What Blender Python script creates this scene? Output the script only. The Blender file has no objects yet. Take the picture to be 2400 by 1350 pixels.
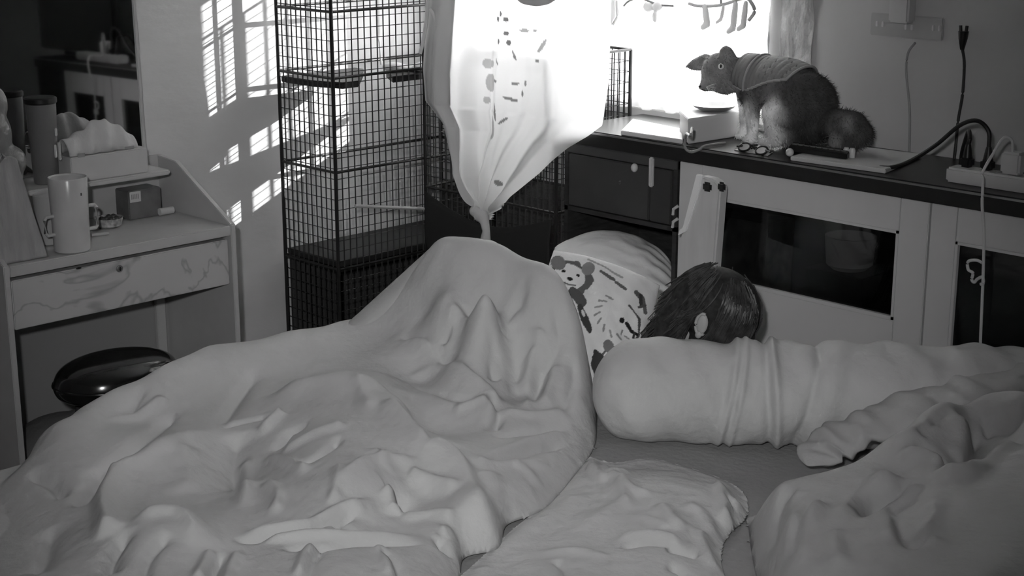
import bpy, bmesh, math, random
import numpy as np
from mathutils import Vector, Matrix
random.seed(7); RNG = np.random.default_rng(7)
S = bpy.context.scene
COL = S.collection

# ------------------------------------------------------------------ camera
FPX, PITCH, YAW, CAMZ = 3700.0, math.radians(15.0), math.radians(-45.35), 1.85
cd = bpy.data.cameras.new('camera'); cam = bpy.data.objects.new('camera', cd); COL.objects.link(cam)
cd.sensor_width = 36.0; cd.lens = FPX / 2400 * 36.0; cd.clip_start = 0.05; cd.clip_end = 200
cam.location = (0, 0, CAMZ); cam.rotation_euler = (math.pi / 2 - PITCH, 0, -YAW)
S.camera = cam
# ------------------------------------------------------------------ sky, sun, lamps, exposure
W = bpy.data.worlds.new('sky'); S.world = W; W.use_nodes = True
bg = W.node_tree.nodes['Background']; bg.inputs[0].default_value = (1, 1, 1, 1); bg.inputs[1].default_value = 14.0
def lamp(name, kind, energy, loc, direction, **kw):
    l = bpy.data.lights.new(name, kind); l.energy = energy
    for k, v in kw.items(): setattr(l, k, v)
    o = bpy.data.objects.new(name, l); COL.objects.link(o); o.location = loc
    o.rotation_euler = Vector(direction).to_track_quat('-Z', 'Y').to_euler(); return o
lamp('sun', 'SUN', 15.0, (-3, 8, 5), (-.30, -1, -.45), angle=math.radians(.3))
pt = lamp('window_daylight', 'AREA', 1.0, (-3.675, 4.23, 1.515), (0, -1, 0), shape='RECTANGLE', size=1.5, size_y=.95)
pt.data.cycles.is_portal = True
lamp('camera_infrared_lamp', 'SPOT', 185.0, (-.06, -.16, 2.06), (-.69, .69, -.30), spot_size=math.radians(46), spot_blend=1.0, shadow_soft_size=.05)
vs = S.view_settings
vs.view_transform = 'Standard'; vs.look = 'None'; vs.gamma = 1.0; vs.exposure = 0.47; vs.use_curve_mapping = False

# ------------------------------------------------------------------ sight lines: a pixel of the photo onto a real plane of the room
Fv = np.array([math.sin(YAW) * math.cos(PITCH), math.cos(YAW) * math.cos(PITCH), -math.sin(PITCH)])
Rv = np.array([math.cos(YAW), -math.sin(YAW), 0.0]); Uv = np.cross(Rv, Fv); CC = np.array([0, 0, CAMZ])
def ray(px, py): return Fv + Rv * (px - 1200) / FPX - Uv * (py - 675) / FPX
def on(px, py, ax, v):
    d = ray(px, py); return CC + d * ((v - CC[ax]) / d[ax])
def PX(px, py, v): return on(px, py, 0, v)
def PY(px, py, v): return on(px, py, 1, v)
def PZ(px, py, v): return on(px, py, 2, v)

# ------------------------------------------------------------------ materials (a grey scale photograph: every colour is a grey)
def s2l(v):
    v /= 255.0
    return v / 12.92 if v <= .04045 else ((v + .055) / 1.055) ** 2.4
MATS = {}
def mat(name, g, rough=.6, var=0.0, vscale=6.0, bump=0.0, bscale=40.0, spec=.4, metal=0.0, coat=0.0, attr=None, stretch=None, detail=4.0):
    if name in MATS: return MATS[name]
    m = bpy.data.materials.new(name); m.use_nodes = True; nt = m.node_tree; n = nt.nodes; L = nt.links
    b = n['Principled BSDF']; c = g
    b.inputs['Base Color'].default_value = (c, c, c, 1); b.inputs['Roughness'].default_value = rough
    b.inputs['Metallic'].default_value = metal; b.inputs['Specular IOR Level'].default_value = spec
    b.inputs['Coat Weight'].default_value = coat
    tc = n.new('ShaderNodeTexCoord'); mp = n.new('ShaderNodeMapping'); L.new(tc.outputs['Object'], mp.inputs[0])
    if stretch: mp.inputs['Scale'].default_value = stretch
    src = None
    if attr:
        a = n.new('ShaderNodeAttribute'); a.attribute_name = attr; src = a.outputs['Color']
    if var:
        t = n.new('ShaderNodeTexNoise'); t.inputs['Scale'].default_value = vscale; t.inputs['Detail'].default_value = detail
        L.new(mp.outputs[0], t.inputs['Vector'])
        r = n.new('ShaderNodeMapRange'); r.inputs[1].default_value = .3; r.inputs[2].default_value = .7
        r.inputs[3].default_value = 1 - var; r.inputs[4].default_value = 1 + var
        L.new(t.outputs[0], r.inputs[0])
        mx = n.new('ShaderNodeMix'); mx.data_type = 'RGBA'; mx.blend_type = 'MULTIPLY'; mx.inputs[0].default_value = 1
        if src: L.new(src, mx.inputs[6])
        else: mx.inputs[6].default_value = (c, c, c, 1)
        L.new(r.outputs[0], mx.inputs[7]); src = mx.outputs[2]
    if src: L.new(src, b.inputs['Base Color'])
    if bump:
        t = n.new('ShaderNodeTexNoise'); t.inputs['Scale'].default_value = bscale; t.inputs['Detail'].default_value = 5
        L.new(mp.outputs[0], t.inputs['Vector'])
        bp = n.new('ShaderNodeBump'); bp.inputs['Strength'].default_value = bump; bp.inputs['Distance'].default_value = .02
        L.new(t.outputs[0], bp.inputs['Height']); L.new(bp.outputs[0], b.inputs['Normal'])
    MATS[name] = m; return m
def translucent(name, g, t=.6, attr=None):
    m = bpy.data.materials.new(name); m.use_nodes = True; nt = m.node_tree; n = nt.nodes; L = nt.links
    for x in list(n): n.remove(x)
    o = n.new('ShaderNodeOutputMaterial'); d = n.new('ShaderNodeBsdfDiffuse'); tr = n.new('ShaderNodeBsdfTranslucent'); mx = n.new('ShaderNodeMixShader')
    for s in (d, tr): s.inputs[0].default_value = (g, g, g, 1)
    if attr:
        a = n.new('ShaderNodeAttribute'); a.attribute_name = attr
        for s in (d, tr): L.new(a.outputs['Color'], s.inputs[0])
    mx.inputs[0].default_value = t
    L.new(d.outputs[0], mx.inputs[1]); L.new(tr.outputs[0], mx.inputs[2]); L.new(mx.outputs[0], o.inputs[0]); return m
def glass(name, tint, refl=.08, rough=.02):
    m = bpy.data.materials.new(name); m.use_nodes = True; nt = m.node_tree; n = nt.nodes; L = nt.links
    for x in list(n): n.remove(x)
    o = n.new('ShaderNodeOutputMaterial'); t = n.new('ShaderNodeBsdfTransparent'); g = n.new('ShaderNodeBsdfGlossy'); mx = n.new('ShaderNodeMixShader')
    t.inputs[0].default_value = (tint, tint, tint, 1); g.inputs['Roughness'].default_value = rough
    f = n.new('ShaderNodeFresnel'); f.inputs[0].default_value = 1.45
    L.new(f.outputs[0], mx.inputs[0]); L.new(t.outputs[0], mx.inputs[1]); L.new(g.outputs[0], mx.inputs[2]); L.new(mx.outputs[0], o.inputs[0]); return m

M_wall = mat('painted_wall', .60, .55, var=.06, vscale=2.2, bump=.10, bscale=14, stretch=(1, 1, 2.5))
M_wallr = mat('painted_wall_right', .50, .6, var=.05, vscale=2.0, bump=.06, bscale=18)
M_ceil = mat('white_ceiling', .55, .8)
M_floor = mat('floor_board', .22, .5, var=.15, vscale=8)
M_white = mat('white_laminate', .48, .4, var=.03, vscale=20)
M_white2 = mat('white_cabinet_lacquer', .56, .38, var=.03, vscale=5)
M_marble = mat('marble_laminate', .50, .35)
M_black = mat('black_worktop', .018, .35, spec=.3)
M_dark = mat('dark_wood', .035, .5, var=.3, vscale=18, stretch=(1, 1, 6))
M_glossblack = mat('glossy_black_leather', .006, .16, spec=.5, coat=.6)
M_wire = mat('black_wire', .012, .45)
M_tray = mat('dark_tray', .02, .5)
M_shadepanel = mat('shade_panel_grey', .05, .9, bump=.3, bscale=120)
M_cotton = mat('white_cotton', .84, .85, var=.04, vscale=5, bump=.22, bscale=26)
M_cotton2 = mat('white_cotton_creased', .60, .85, var=.05, vscale=4, bump=.35, bscale=22)
M_bolster = mat('pale_bolster_cotton', .58, .85, var=.05, vscale=5, bump=.25, bscale=30)
M_sheet = mat('grey_bed_sheet', .36, .9, var=.05, vscale=4, bump=.15, bscale=60)
M_throw = mat('pale_cotton_throw', .64, .85, var=.07, vscale=9, bump=.35, bscale=30)
M_comf = mat('grey_white_comforter', .48, .85, var=.05, vscale=6, bump=.3, bscale=24)
M_paper = mat('kraft_paper', .36, .8, var=.12, vscale=14, bump=.25, bscale=20, stretch=(3, 3, .5))
M_plastic = mat('white_plastic', .55, .35)
M_plasticd = mat('black_plastic', .012, .4)
M_steel = mat('brushed_steel', .35, .3, metal=.9)
M_grey = mat('grey_plastic', .16, .4)
M_card = mat('pale_card', .50, .7, var=.04, vscale=12)
M_tissue = mat('tissue_paper', .55, .9, bump=.3, bscale=30)
M_ceramic = mat('white_ceramic', .50, .25, var=.08, vscale=12)
M_bag = mat('pale_plastic_bag', .24, .3, var=.2, vscale=12, bump=.8, bscale=14)
M_film = mat('crinkled_plastic_film', .50, .25, var=.3, vscale=24, bump=1.0, bscale=30, stretch=(1, 1, .5))
M_skin = mat('skin', .45, .55, bump=.05)
M_hair = mat('dark_hair', .03, .7, var=.5, vscale=60, spec=.2)
M_hair2 = mat('hair_strands', .06, .45, var=.5, vscale=40)
M_fur = mat('cat_fur', .2, .9, var=.15, vscale=40, attr='tone')
M_furs = mat('cat_fur_strands', .2, .9, attr='tone')
M_print = mat('printed_cotton', .5, .85, bump=.2, bscale=26, attr='tone')
M_mirror = mat('mirror_silver', .72, .03, metal=1.0)
M_glass = glass('cabinet_glass', .55)
M_clear = glass('window_glass', .95)
M_vest = mat('grey_vest_cloth', .20, .85, bump=.2, bscale=50)
M_cable = mat('white_cable', .55, .5)
M_photo = mat('dark_print', .03, .6)

# ------------------------------------------------------------------ mesh helpers
def link(name, me, m, parent=None, smooth=None):
    if m is not None: me.materials.append(m)
    if smooth is not None:
        me.polygons.foreach_set('use_smooth', [True] * len(me.polygons))
        if smooth < 3: me.set_sharp_from_angle(angle=smooth)
    o = bpy.data.objects.new(name, me); COL.objects.link(o)
    if parent is not None: attach(o, parent)
    return o
def attach(o, parent):
    o.parent = parent; o.matrix_parent_inverse = Matrix.Translation(-Vector(parent.location)) if parent.type == 'EMPTY' else Matrix()
def tag(o, label=None, cat=None, group=None, kind=None):
    if label: o['label'] = label
    if cat: o['category'] = cat
    if group: o['group'] = group
    if kind: o['kind'] = kind
    return o
def thing(name, loc, label, cat, group=None):
    o = bpy.data.objects.new(name, None); COL.objects.link(o); o.location = [float(c) for c in loc]; o.empty_display_size = .05
    return tag(o, label, cat, group)
class MB:
    """collects shapes in world coordinates; build() links them as one mesh"""
    def __init__(s): s.bm = bmesh.new()
    def box(s, a, b, bev=.0, seg=2, M=None):
        t = bmesh.new(); bmesh.ops.create_cube(t, size=1)
        a = Vector([float(q) for q in a]); b = Vector([float(q) for q in b])
        for v in t.verts: v.co = Vector(((v.co.x + .5) * (b.x - a.x) + a.x, (v.co.y + .5) * (b.y - a.y) + a.y, (v.co.z + .5) * (b.z - a.z) + a.z))
        bmesh.ops.recalc_face_normals(t, faces=t.faces)
        if bev: bmesh.ops.bevel(t, geom=t.edges[:], offset=bev, segments=seg, affect='EDGES', clamp_overlap=True)
        return s._merge(t, M)
    def _merge(s, t, M=None):
        if M is not None: bmesh.ops.transform(t, matrix=M, verts=t.verts)
        me = bpy.data.meshes.new('t'); t.to_mesh(me); t.free(); s.bm.from_mesh(me); bpy.data.meshes.remove(me); return s
    def prism(s, poly, d0, d1, axis, bev=0.0):
        """poly in the two other axes (cyclic order), extruded along axis"""
        t = bmesh.new()
        def mk(p, d):
            c = [0, 0, 0]; o = [i for i in range(3) if i != axis]; c[o[0]], c[o[1]], c[axis] = float(p[0]), float(p[1]), float(d); return t.verts.new(c)
        A = [mk(p, d0) for p in poly]; B = [mk(p, d1) for p in poly]
        t.faces.new(A); t.faces.new(B[::-1])
        for i in range(len(A)): t.faces.new((A[i], B[i], B[(i + 1) % len(A)], A[(i + 1) % len(A)]))
        bmesh.ops.recalc_face_normals(t, faces=t.faces)
        if bev: bmesh.ops.bevel(t, geom=t.edges[:], offset=bev, segments=2, affect='EDGES', clamp_overlap=True)
        return s._merge(t)
    def tube(s, pts, r, n=8, rad=None, flat=1.0):
        P = [Vector([float(c) for c in p]) for p in pts]; rings = []; up = Vector((0, 0, 1))
        for i, p in enumerate(P):
            d = (P[min(i + 1, len(P) - 1)] - P[max(i - 1, 0)]).normalized()
            a = d.cross(up)
            if a.length < .05: a = d.cross(Vector((1, 0, 0)))
            a.normalize(); b = a.cross(d).normalized()
            rr = rad[i] if rad is not None else r
            rings.append([s.bm.verts.new(p + a * (rr * math.cos(2 * math.pi * k / n)) + b * (rr * flat * math.sin(2 * math.pi * k / n))) for k in range(n)])
        for i in range(len(rings) - 1):
            for k in range(n): s.bm.faces.new((rings[i][k], rings[i][(k + 1) % n], rings[i + 1][(k + 1) % n], rings[i + 1][k]))
        s.bm.faces.new(rings[0][::-1]); s.bm.faces.new(rings[-1]); return s
    def lathe(s, c, prof, n=32, M=None, cap=True, sq=None):
        t = bmesh.new(); rings = []
        for r, z in prof:
            rings.append([t.verts.new((r * math.cos(2 * math.pi * k / n), r * math.sin(2 * math.pi * k / n), z)) for k in range(n)])
        for i in range(len(rings) - 1):
            for k in range(n): t.faces.new((rings[i][k], rings[i][(k + 1) % n], rings[i + 1][(k + 1) % n], rings[i + 1][k]))
        if cap: t.faces.new(rings[0][::-1]); t.faces.new(rings[-1])
        bmesh.ops.recalc_face_normals(t, faces=t.faces)
        T = Matrix.Translation(Vector([float(q) for q in c]))
        return s._merge(t, T @ M if M is not None else T)
    def ball(s, c, r, M=None, u=16, v=10):
        t = bmesh.new(); bmesh.ops.create_uvsphere(t, u_segments=u, v_segments=v, radius=1)
        rr = r if hasattr(r, '__len__') else (r, r, r)
        D = Matrix.Diagonal((*[float(q) for q in rr], 1))
        T = Matrix.Translation(Vector([float(q) for q in c]))
        return s._merge(t, T @ (M if M is not None else Matrix()) @ D)
    def build(s, name, m, parent=None, smooth=.6):
        me = bpy.data.meshes.new(name); s.bm.to_mesh(me); s.bm.free()
        return link(name, me, m, parent, smooth)
def bx(name, a, b, m, parent=None, bev=.003): return MB().box(a, b, bev).build(name, m, parent)
def spline(pts, n=40):
    """Catmull-Rom through points"""
    P = np.array([[float(c) for c in p] for p in pts]); P = np.vstack([2 * P[0] - P[1], P, 2 * P[-1] - P[-2]]); out = []
    k = len(P) - 3
    for t in np.linspace(0, k - 1e-6, n):
        i = int(t); u = t - i; a, b, c, d = P[i:i + 4]
        out.append(.5 * (2 * b + (c - a) * u + (2 * a - 5 * b + 4 * c - d) * u * u + (3 * b - a - 3 * c + d) * u ** 3))
    return np.array(out)
def wobble(x, y, f, seed, oct=3):
    r = np.random.default_rng(seed); z = np.zeros_like(x); a = 1.0
    for o in range(oct):
        for _ in range(4):
            t = r.uniform(0, 2 * math.pi); p = r.uniform(0, 6.28); k = f * r.uniform(.7, 1.4) * 2 ** o
            z += a * .5 * np.sin(k * (x * math.cos(t) + y * math.sin(t)) + p + .8 * np.sin(.5 * k * (x * math.sin(t) - y * math.cos(t)) + p * 2))
        a *= .5
    return z / 2
def set_tone(o, tones):
    at = o.data.color_attributes.new('tone', 'FLOAT_COLOR', 'POINT')
    a = np.ones((len(tones), 4), dtype=np.float32); a[:, :3] = np.asarray(tones, dtype=np.float32)[:, None]
    at.data.foreach_set('color', a.ravel())
def verts_of(me):
    a = np.empty(len(me.vertices) * 3, dtype=np.float32); me.vertices.foreach_get('co', a); return a.reshape(-1, 3).astype(float)
def gridmesh(name, P, m, parent=None, closed_u=False, solid=0.0):
    """P: (nu, nv, 3) array of points"""
    nu, nv = P.shape[:2]; idx = np.arange(nu * nv).reshape(nu, nv)
    if closed_u: i1 = np.roll(idx, -1, 0)
    else: i1 = idx[1:]
    i0 = idx if closed_u else idx[:-1]
    q = np.stack([i0[:, :-1], i1[:, :-1], i1[:, 1:], i0[:, 1:]], -1).reshape(-1, 4)
    me = bpy.data.meshes.new(name); me.from_pydata(P.reshape(-1, 3).tolist(), [], q.tolist()); me.update()
    o = link(name, me, m, parent, 9)
    if solid:
        s = o.modifiers.new('thickness', 'SOLIDIFY'); s.thickness = solid; s.offset = 0
    return o
def blob(name, parts, voxel, m, parent=None, smooth=6):
    """one continuous body from overlapping tapered limbs: voxel-fused and smoothed"""
    b = MB()
    for p in parts:
        if p[0] == 'e': b.ball(p[1], p[2], p[3] if len(p) > 3 else None, 20, 14)
        else:
            for i in range(len(p[1]) - 1):
                a, c = np.array(p[1][i], float), np.array(p[1][i + 1], float); r0, r1 = p[2][i], p[2][i + 1]
                k = max(2, int(np.linalg.norm(c - a) / (min(r0, r1) * .35)))
                for t in np.linspace(0, 1, k + 1): b.ball(a + (c - a) * t, r0 + (r1 - r0) * t, None, 14, 9)
    o = b.build(name, None, None)
    r = o.modifiers.new('fuse', 'REMESH'); r.mode = 'VOXEL'; r.voxel_size = voxel
    s = o.modifiers.new('soft', 'SMOOTH'); s.iterations = smooth; s.factor = .6
    dg = bpy.context.evaluated_depsgraph_get(); me = bpy.data.meshes.new_from_object(o.evaluated_get(dg))
    old = o.data; bpy.data.objects.remove(o); bpy.data.meshes.remove(old)
    me.name = name; me.materials.clear()
    return link(name, me, m, parent, 9)

# ================================================================== THE ROOM
WX, WY, ZB = -4.52, 4.10, .42          # wall planes and height of the mattress top
tag(MB().box((-4.6, -.9, -.1), (1.0, 4.3, 0)).build('floor', M_floor), kind='structure')
tag(MB().box((-4.7, -1.0, 2.5), (1.1, 4.4, 2.6)).build('ceiling', M_ceil), kind='structure')
tag(MB().box((-4.62, -.9, 0), (WX, 4.22, 2.5)).build('wall_left', M_wall), kind='structure')
w = MB(); WINX0, WINX1, WINZ0, WINZ1 = -4.42, -2.93, 1.05, 1.98
w.box((WX, WY, 0), (WINX0, 4.22, 2.5)).box((WINX1, WY, 0), (.9, 4.22, 2.5)).box((WINX0, WY, 0), (WINX1, 4.22, WINZ0)).box((WINX0, WY, WINZ1), (WINX1, 4.22, 2.5))
tag(w.build('wall_right', M_wallr), kind='structure')
tag(MB().box((.8, -.9, 0), (.9, 4.1, 2.5)).build('wall_behind', M_wall), kind='structure')
tag(MB().box((WX, -.9, 0), (.8, -.8, 2.5)).build('wall_front', M_wall), kind='structure')
# the window: outer frame, two sashes with panes, sill
win = thing('window_1', ((WINX0 + WINX1) / 2, 4.16, WINZ0), None, None); win['kind'] = 'structure'
f = MB()
for a, b in (((WINX0, WINZ0), (WINX1, WINZ0 + .05)), ((WINX0, WINZ1 - .05), (WINX1, WINZ1)), ((WINX0, WINZ0), (WINX0 + .05, WINZ1)), ((WINX1 - .05, WINZ0), (WINX1, WINZ1)), (((WINX0 + WINX1) / 2 - .03, WINZ0), ((WINX0 + WINX1) / 2 + .03, WINZ1))):
    f.box((a[0], 4.14, a[1]), (b[0], 4.2, b[1]), .004)
f.build('window_frame', M_plastic, win)
for k in range(2):
    x0 = WINX0 + .05 if k == 0 else (WINX0 + WINX1) / 2 + .03; x1 = (WINX0 + WINX1) / 2 - .03 if k == 0 else WINX1 - .05
    MB().box((x0, 4.165, WINZ0 + .05), (x1, 4.17, WINZ1 - .05)).build('window_pane', M_clear, win)
bx('window_sill', (WINX0, 4.08, WINZ0 - .03), (WINX1, 4.14, WINZ0), M_plastic, win)
sk = MB().box((WX, -.8, 0), (WX + .012, 4.1, .08), .003); tag(sk.build('baseboard_left', M_white), kind='structure')

# ================================================================== THE BED
bed = thing('bed', (-2.2, 2.3, 0), 'wide low bed with a plain grey fitted sheet in the middle of the room', 'bed')
BX0, BX1, BY0, BY1 = -3.40, -1.0, .95, 3.64
bx('bed_base', (BX0 + .03, BY0 + .03, 0), (BX1 - .03, BY1 - .03, .16), M_dark, bed, .01)
bx('mattress', (BX0, BY0, .16), (BX1, BY1, ZB - .006), M_sheet, bed, .05)
n = 120; gx, gy = np.meshgrid(np.linspace(BX0 + .04, BX1 - .04, n), np.linspace(BY0 + .04, BY1 - .04, n), indexing='ij')
gridmesh('fitted_sheet', np.stack([gx, gy, ZB + .004 * wobble(gx, gy, 7, 3)], -1), M_sheet, bed)

# ------------------------------------------------------------------ draped cloth as a height field over the bed
class Field:
    def __init__(s, ctrl, lam=.004, c=.06):
        A = np.array(ctrl, float); s.p = A[:, :2]; s.c = c; n = len(A)
        K = s.k(s.p); Q = np.hstack([np.ones((n, 1)), s.p])
        M = np.zeros((n + 3, n + 3)); M[:n, :n] = K + lam * np.eye(n); M[:n, n:] = Q; M[n:, :n] = Q.T
        w = np.linalg.solve(M, np.r_[A[:, 2], 0, 0, 0]); s.w = w[:n]; s.a = w[n:]
    def k(s, q): return -np.sqrt(((q[:, None, :] - s.p[None]) ** 2).sum(-1) + s.c ** 2)
    def __call__(s, x, y):
        x = np.asarray(x, float); q = np.stack([x.ravel(), np.asarray(y, float).ravel()], -1); out = np.empty(len(q))
        for i in range(0, len(q), 20000):
            b = q[i:i + 20000]; out[i:i + 20000] = s.k(b) @ s.w + s.a[0] + b @ s.a[1:]
        return out.reshape(x.shape)
    def hit(s, px, py):
        d = ray(px, py); t = np.linspace((CAMZ - 1.1) / -d[2], (CAMZ - .3) / -d[2], 500); p = CC + d * t[:, None]
        below = p[:, 2] < s(p[:, 0], p[:, 1]); i = int(np.argmax(below)) if below.any() else 499
        return p[i]
def seg_dist(x, y, poly, closed=False):
    """distance, signed side and arc parameter to a polyline"""
    best = np.full(x.shape, 1e9); side = np.zeros(x.shape); par = np.zeros(x.shape); nx = np.zeros(x.shape); ny = np.zeros(x.shape)
    m = len(poly); tot = m if closed else m - 1
    for i in range(tot):
        a, b = poly[i], poly[(i + 1) % m]; dx, dy = b[0] - a[0], b[1] - a[1]; l2 = dx * dx + dy * dy + 1e-12
        t = np.clip(((x - a[0]) * dx + (y - a[1]) * dy) / l2, 0, 1); qx, qy = a[0] + t * dx, a[1] + t * dy
        d = np.hypot(x - qx, y - qy); u = d < best
        best = np.where(u, d, best); side = np.where(u, np.sign((x - a[0]) * dy - (y - a[1]) * dx), side); par = np.where(u, (i + t) / tot, par)
        nx = np.where(u, qx, nx); ny = np.where(u, qy, ny)
    return best, side, par, nx, ny
def inside(x, y, poly):
    c = np.zeros(x.shape, bool); m = len(poly)
    for i in range(m):
        a, b = poly[i], poly[(i + 1) % m]
        if abs(a[1] - b[1]) < 1e-12: continue
        c ^= ((a[1] > y) != (b[1] > y)) & (x < (b[0] - a[0]) * (y - a[1]) / (b[1] - a[1]) + a[0])
    return c
def drape(name, poly, field, ridges, floor, res, m, parent=None, round_r=.06, seed=1, fine=.0025, hem=.012, solid=.008, gain=1.6):
    poly = np.array(spline(list(poly) + [poly[0]], 6 * len(poly)))[:-1, :2] if len(poly) > 2 else poly
    x0, y0 = poly.min(0) - res; x1, y1 = poly.max(0) + res
    gx, gy = np.meshgrid(np.arange(x0, x1 + res, res), np.arange(y0, y1 + res, res), indexing='ij')
    ins = inside(gx, gy, poly); d, _, _, nx, ny = seg_dist(gx, gy, poly, True)
    z = field(gx, gy)
    for pts, amp, w1, w2, *opt in ridges:
        P = np.array([field.hit(*p)[:2] for p in pts]); P = spline(P, 5 * len(P)) if len(P) > 2 else P
        lo = P.min(0) - .25; hi = P.max(0) + .25
        sx = slice(max(0, int((lo[0] - x0) / res)), max(0, int((hi[0] - x0) / res))); sy = slice(max(0, int((lo[1] - y0) / res)), max(0, int((hi[1] - y0) / res)))
        X, Y = gx[sx, sy], gy[sx, sy]
        if X.size == 0: continue
        dd, sd, pr, _, _ = seg_dist(X, Y, P)
        ww = np.where(sd > 0, w1, w2); fade = np.clip(np.minimum(pr, 1 - pr) * 5, 0, 1); fade = fade * fade * (3 - 2 * fade)
        if opt and opt[0] == 'open': fade = np.clip((1 - pr) * 4, 0, 1)
        z[sx, sy] += gain * amp * (.68 if amp > 0 else 1.0) * fade * (np.exp(-(dd / ww) ** 2 * .8) if amp > 0 else np.exp(-(dd / ww * 1.25) ** 1.4))
    z += fine * wobble(gx, gy, 22, seed) + fine * 1.6 * wobble(gx, gy, 9, seed + 5, 2)
    e = np.clip(d / round_r, 0, 1); prof = np.sqrt(np.clip(1 - (1 - e) ** 2, 0, 1))
    fl = floor(gx, gy) if callable(floor) else floor
    z = fl + hem * e + (np.maximum(z, fl + hem) - fl - hem) * prof
    out = ~ins
    gx = np.where(out, nx, gx); gy = np.where(out, ny, gy); z = np.where(out, fl + .002, z)
    idx = np.arange(gx.size).reshape(gx.shape); anyin = ins[:-1, :-1] | ins[1:, :-1] | ins[1:, 1:] | ins[:-1, 1:]
    q = np.stack([idx[:-1, :-1], idx[1:, :-1], idx[1:, 1:], idx[:-1, 1:]], -1)[anyin]
    used = np.unique(q); remap = np.full(gx.size, -1); remap[used] = np.arange(len(used))
    P = np.stack([gx.ravel(), gy.ravel(), z.ravel()], -1)[used]
    me = bpy.data.meshes.new(name); me.from_pydata(P.tolist(), [], remap[q].tolist()); me.update()
    o = link(name, me, m, parent, 9)
    if solid:
        s = o.modifiers.new('thickness', 'SOLIDIFY'); s.thickness = solid; s.offset = -1
    return o
def cz(px, py, z): return tuple(PZ(px, py, z))
def behind(px, py, z, back, z2):
    p = PZ(px, py, z); h = np.array([Fv[0], Fv[1]]); h /= np.linalg.norm(h); return (p[0] + h[0] * back, p[1] + h[1] * back, z2)

# ---- main duvet over the raised knees
SIL = [(0, 1150, .40), (60, 1080, .43), (150, 1015, .45), (230, 960, .475), (330, 905, .49), (440, 860, .50), (530, 846, .50), (620, 832, .50), (680, 805, .52), (725, 788, .54), (770, 770, .56), (805, 757, .57), (860, 750, .58),
       (905, 720, .61), (950, 690, .65), (975, 640, .73), (1000, 590, .80), (1030, 558, .84), (1110, 555, .86), (1180, 570, .85), (1260, 622, .80), (1330, 692, .73), (1370, 772, .65), (1393, 870, .56)]
ctrl = [cz(*q) for q in SIL]
ctrl += [behind(q[0], q[1], q[2], .10 + .28 * max(0, q[2] - .5), .42 if q[0] > 640 else .30) for q in SIL]
ctrl += [behind(q[0], q[1], q[2], b_, .42) for q in SIL if 700 < q[0] < 1060 for b_ in (.26, .42)]
ctrl += [cz(*q) for q in (
    (1070, 640, .80), (1010, 660, .74), (1150, 660, .80), (1230, 700, .74), (1080, 720, .70), (1000, 730, .66), (1160, 760, .67), (1080, 800, .61), (960, 770, .62), (1060, 850, .575), (1250, 800, .64), (1180, 850, .585), (1330, 850, .60), (1330, 930, .54), (1250, 930, .53), (1180, 930, .53),
    (1300, 1020, .49), (1370, 1000, .48), (900, 780, .59), (800, 800, .575), (700, 845, .55), (600, 870, .54), (500, 890, .535), (400, 940, .52), (300, 985, .50),
    (830, 905, .585), (700, 940, .55), (900, 880, .56), (1000, 850, .565), (1140, 915, .56), (1100, 970, .53), (1000, 1015, .495), (1090, 1010, .505), (960, 975, .55), (1040, 1070, .55), (900, 1040, .57), (800, 1000, .575), (700, 1040, .54),
    (620, 1080, .495), (560, 1100, .475), (480, 1080, .49), (400, 1050, .525), (300, 1070, .515), (260, 1140, .49), (180, 1170, .485), (100, 1190, .465), (450, 1180, .485), (350, 1180, .49), (20, 1230, .44),
    (1150, 1160, .535), (1220, 1140, .49), (1180, 1200, .48), (1110, 1260, .48), (1280, 1120, .47), (1180, 1060, .52), (1250, 1050, .505),
    (600, 1190, .515), (700, 1220, .53), (550, 1240, .515), (800, 1170, .55), (900, 1120, .565), (960, 1180, .50), (1010, 1190, .50), (880, 1215, .51), (1050, 1235, .50), (1000, 1290, .50), (1060, 1335, .475),
    (300, 1230, .54), (390, 1215, .55), (430, 1260, .535), (200, 1290, .505), (100, 1300, .48), (500, 1310, .51), (650, 1310, .52), (800, 1320, .525), (900, 1330, .52),
    (0, 1450, .48), (300, 1480, .52), (600, 1480, .52), (900, 1480, .50), (-150, 1350, .42))]
DF = Field(ctrl)
hem = [PZ(x, y, .435)[:2] for x, y in ((1396, 930), (1399, 985), (1392, 1045), (1345, 1112), (1285, 1180), (1240, 1205), (1186, 1228), (1168, 1280), (1090, 1302), (1076, 1350), (1040, 1450), (900, 1560), (600, 1600), (300, 1620))]
back = [(-2.78, .98), (-3.1, 1.05), (-3.47, 1.3), (-3.50, 1.7), (-3.53, 2.1), (-3.60, 2.45), (-3.60, 2.75), (-3.58, 2.95), (-3.5, 3.12), (-3.32, 3.2), (-3.12, 3.2), (-2.98, 3.17), (-2.84, 3.12), (-2.74, 3.04), (-2.68, 2.97)]
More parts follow.
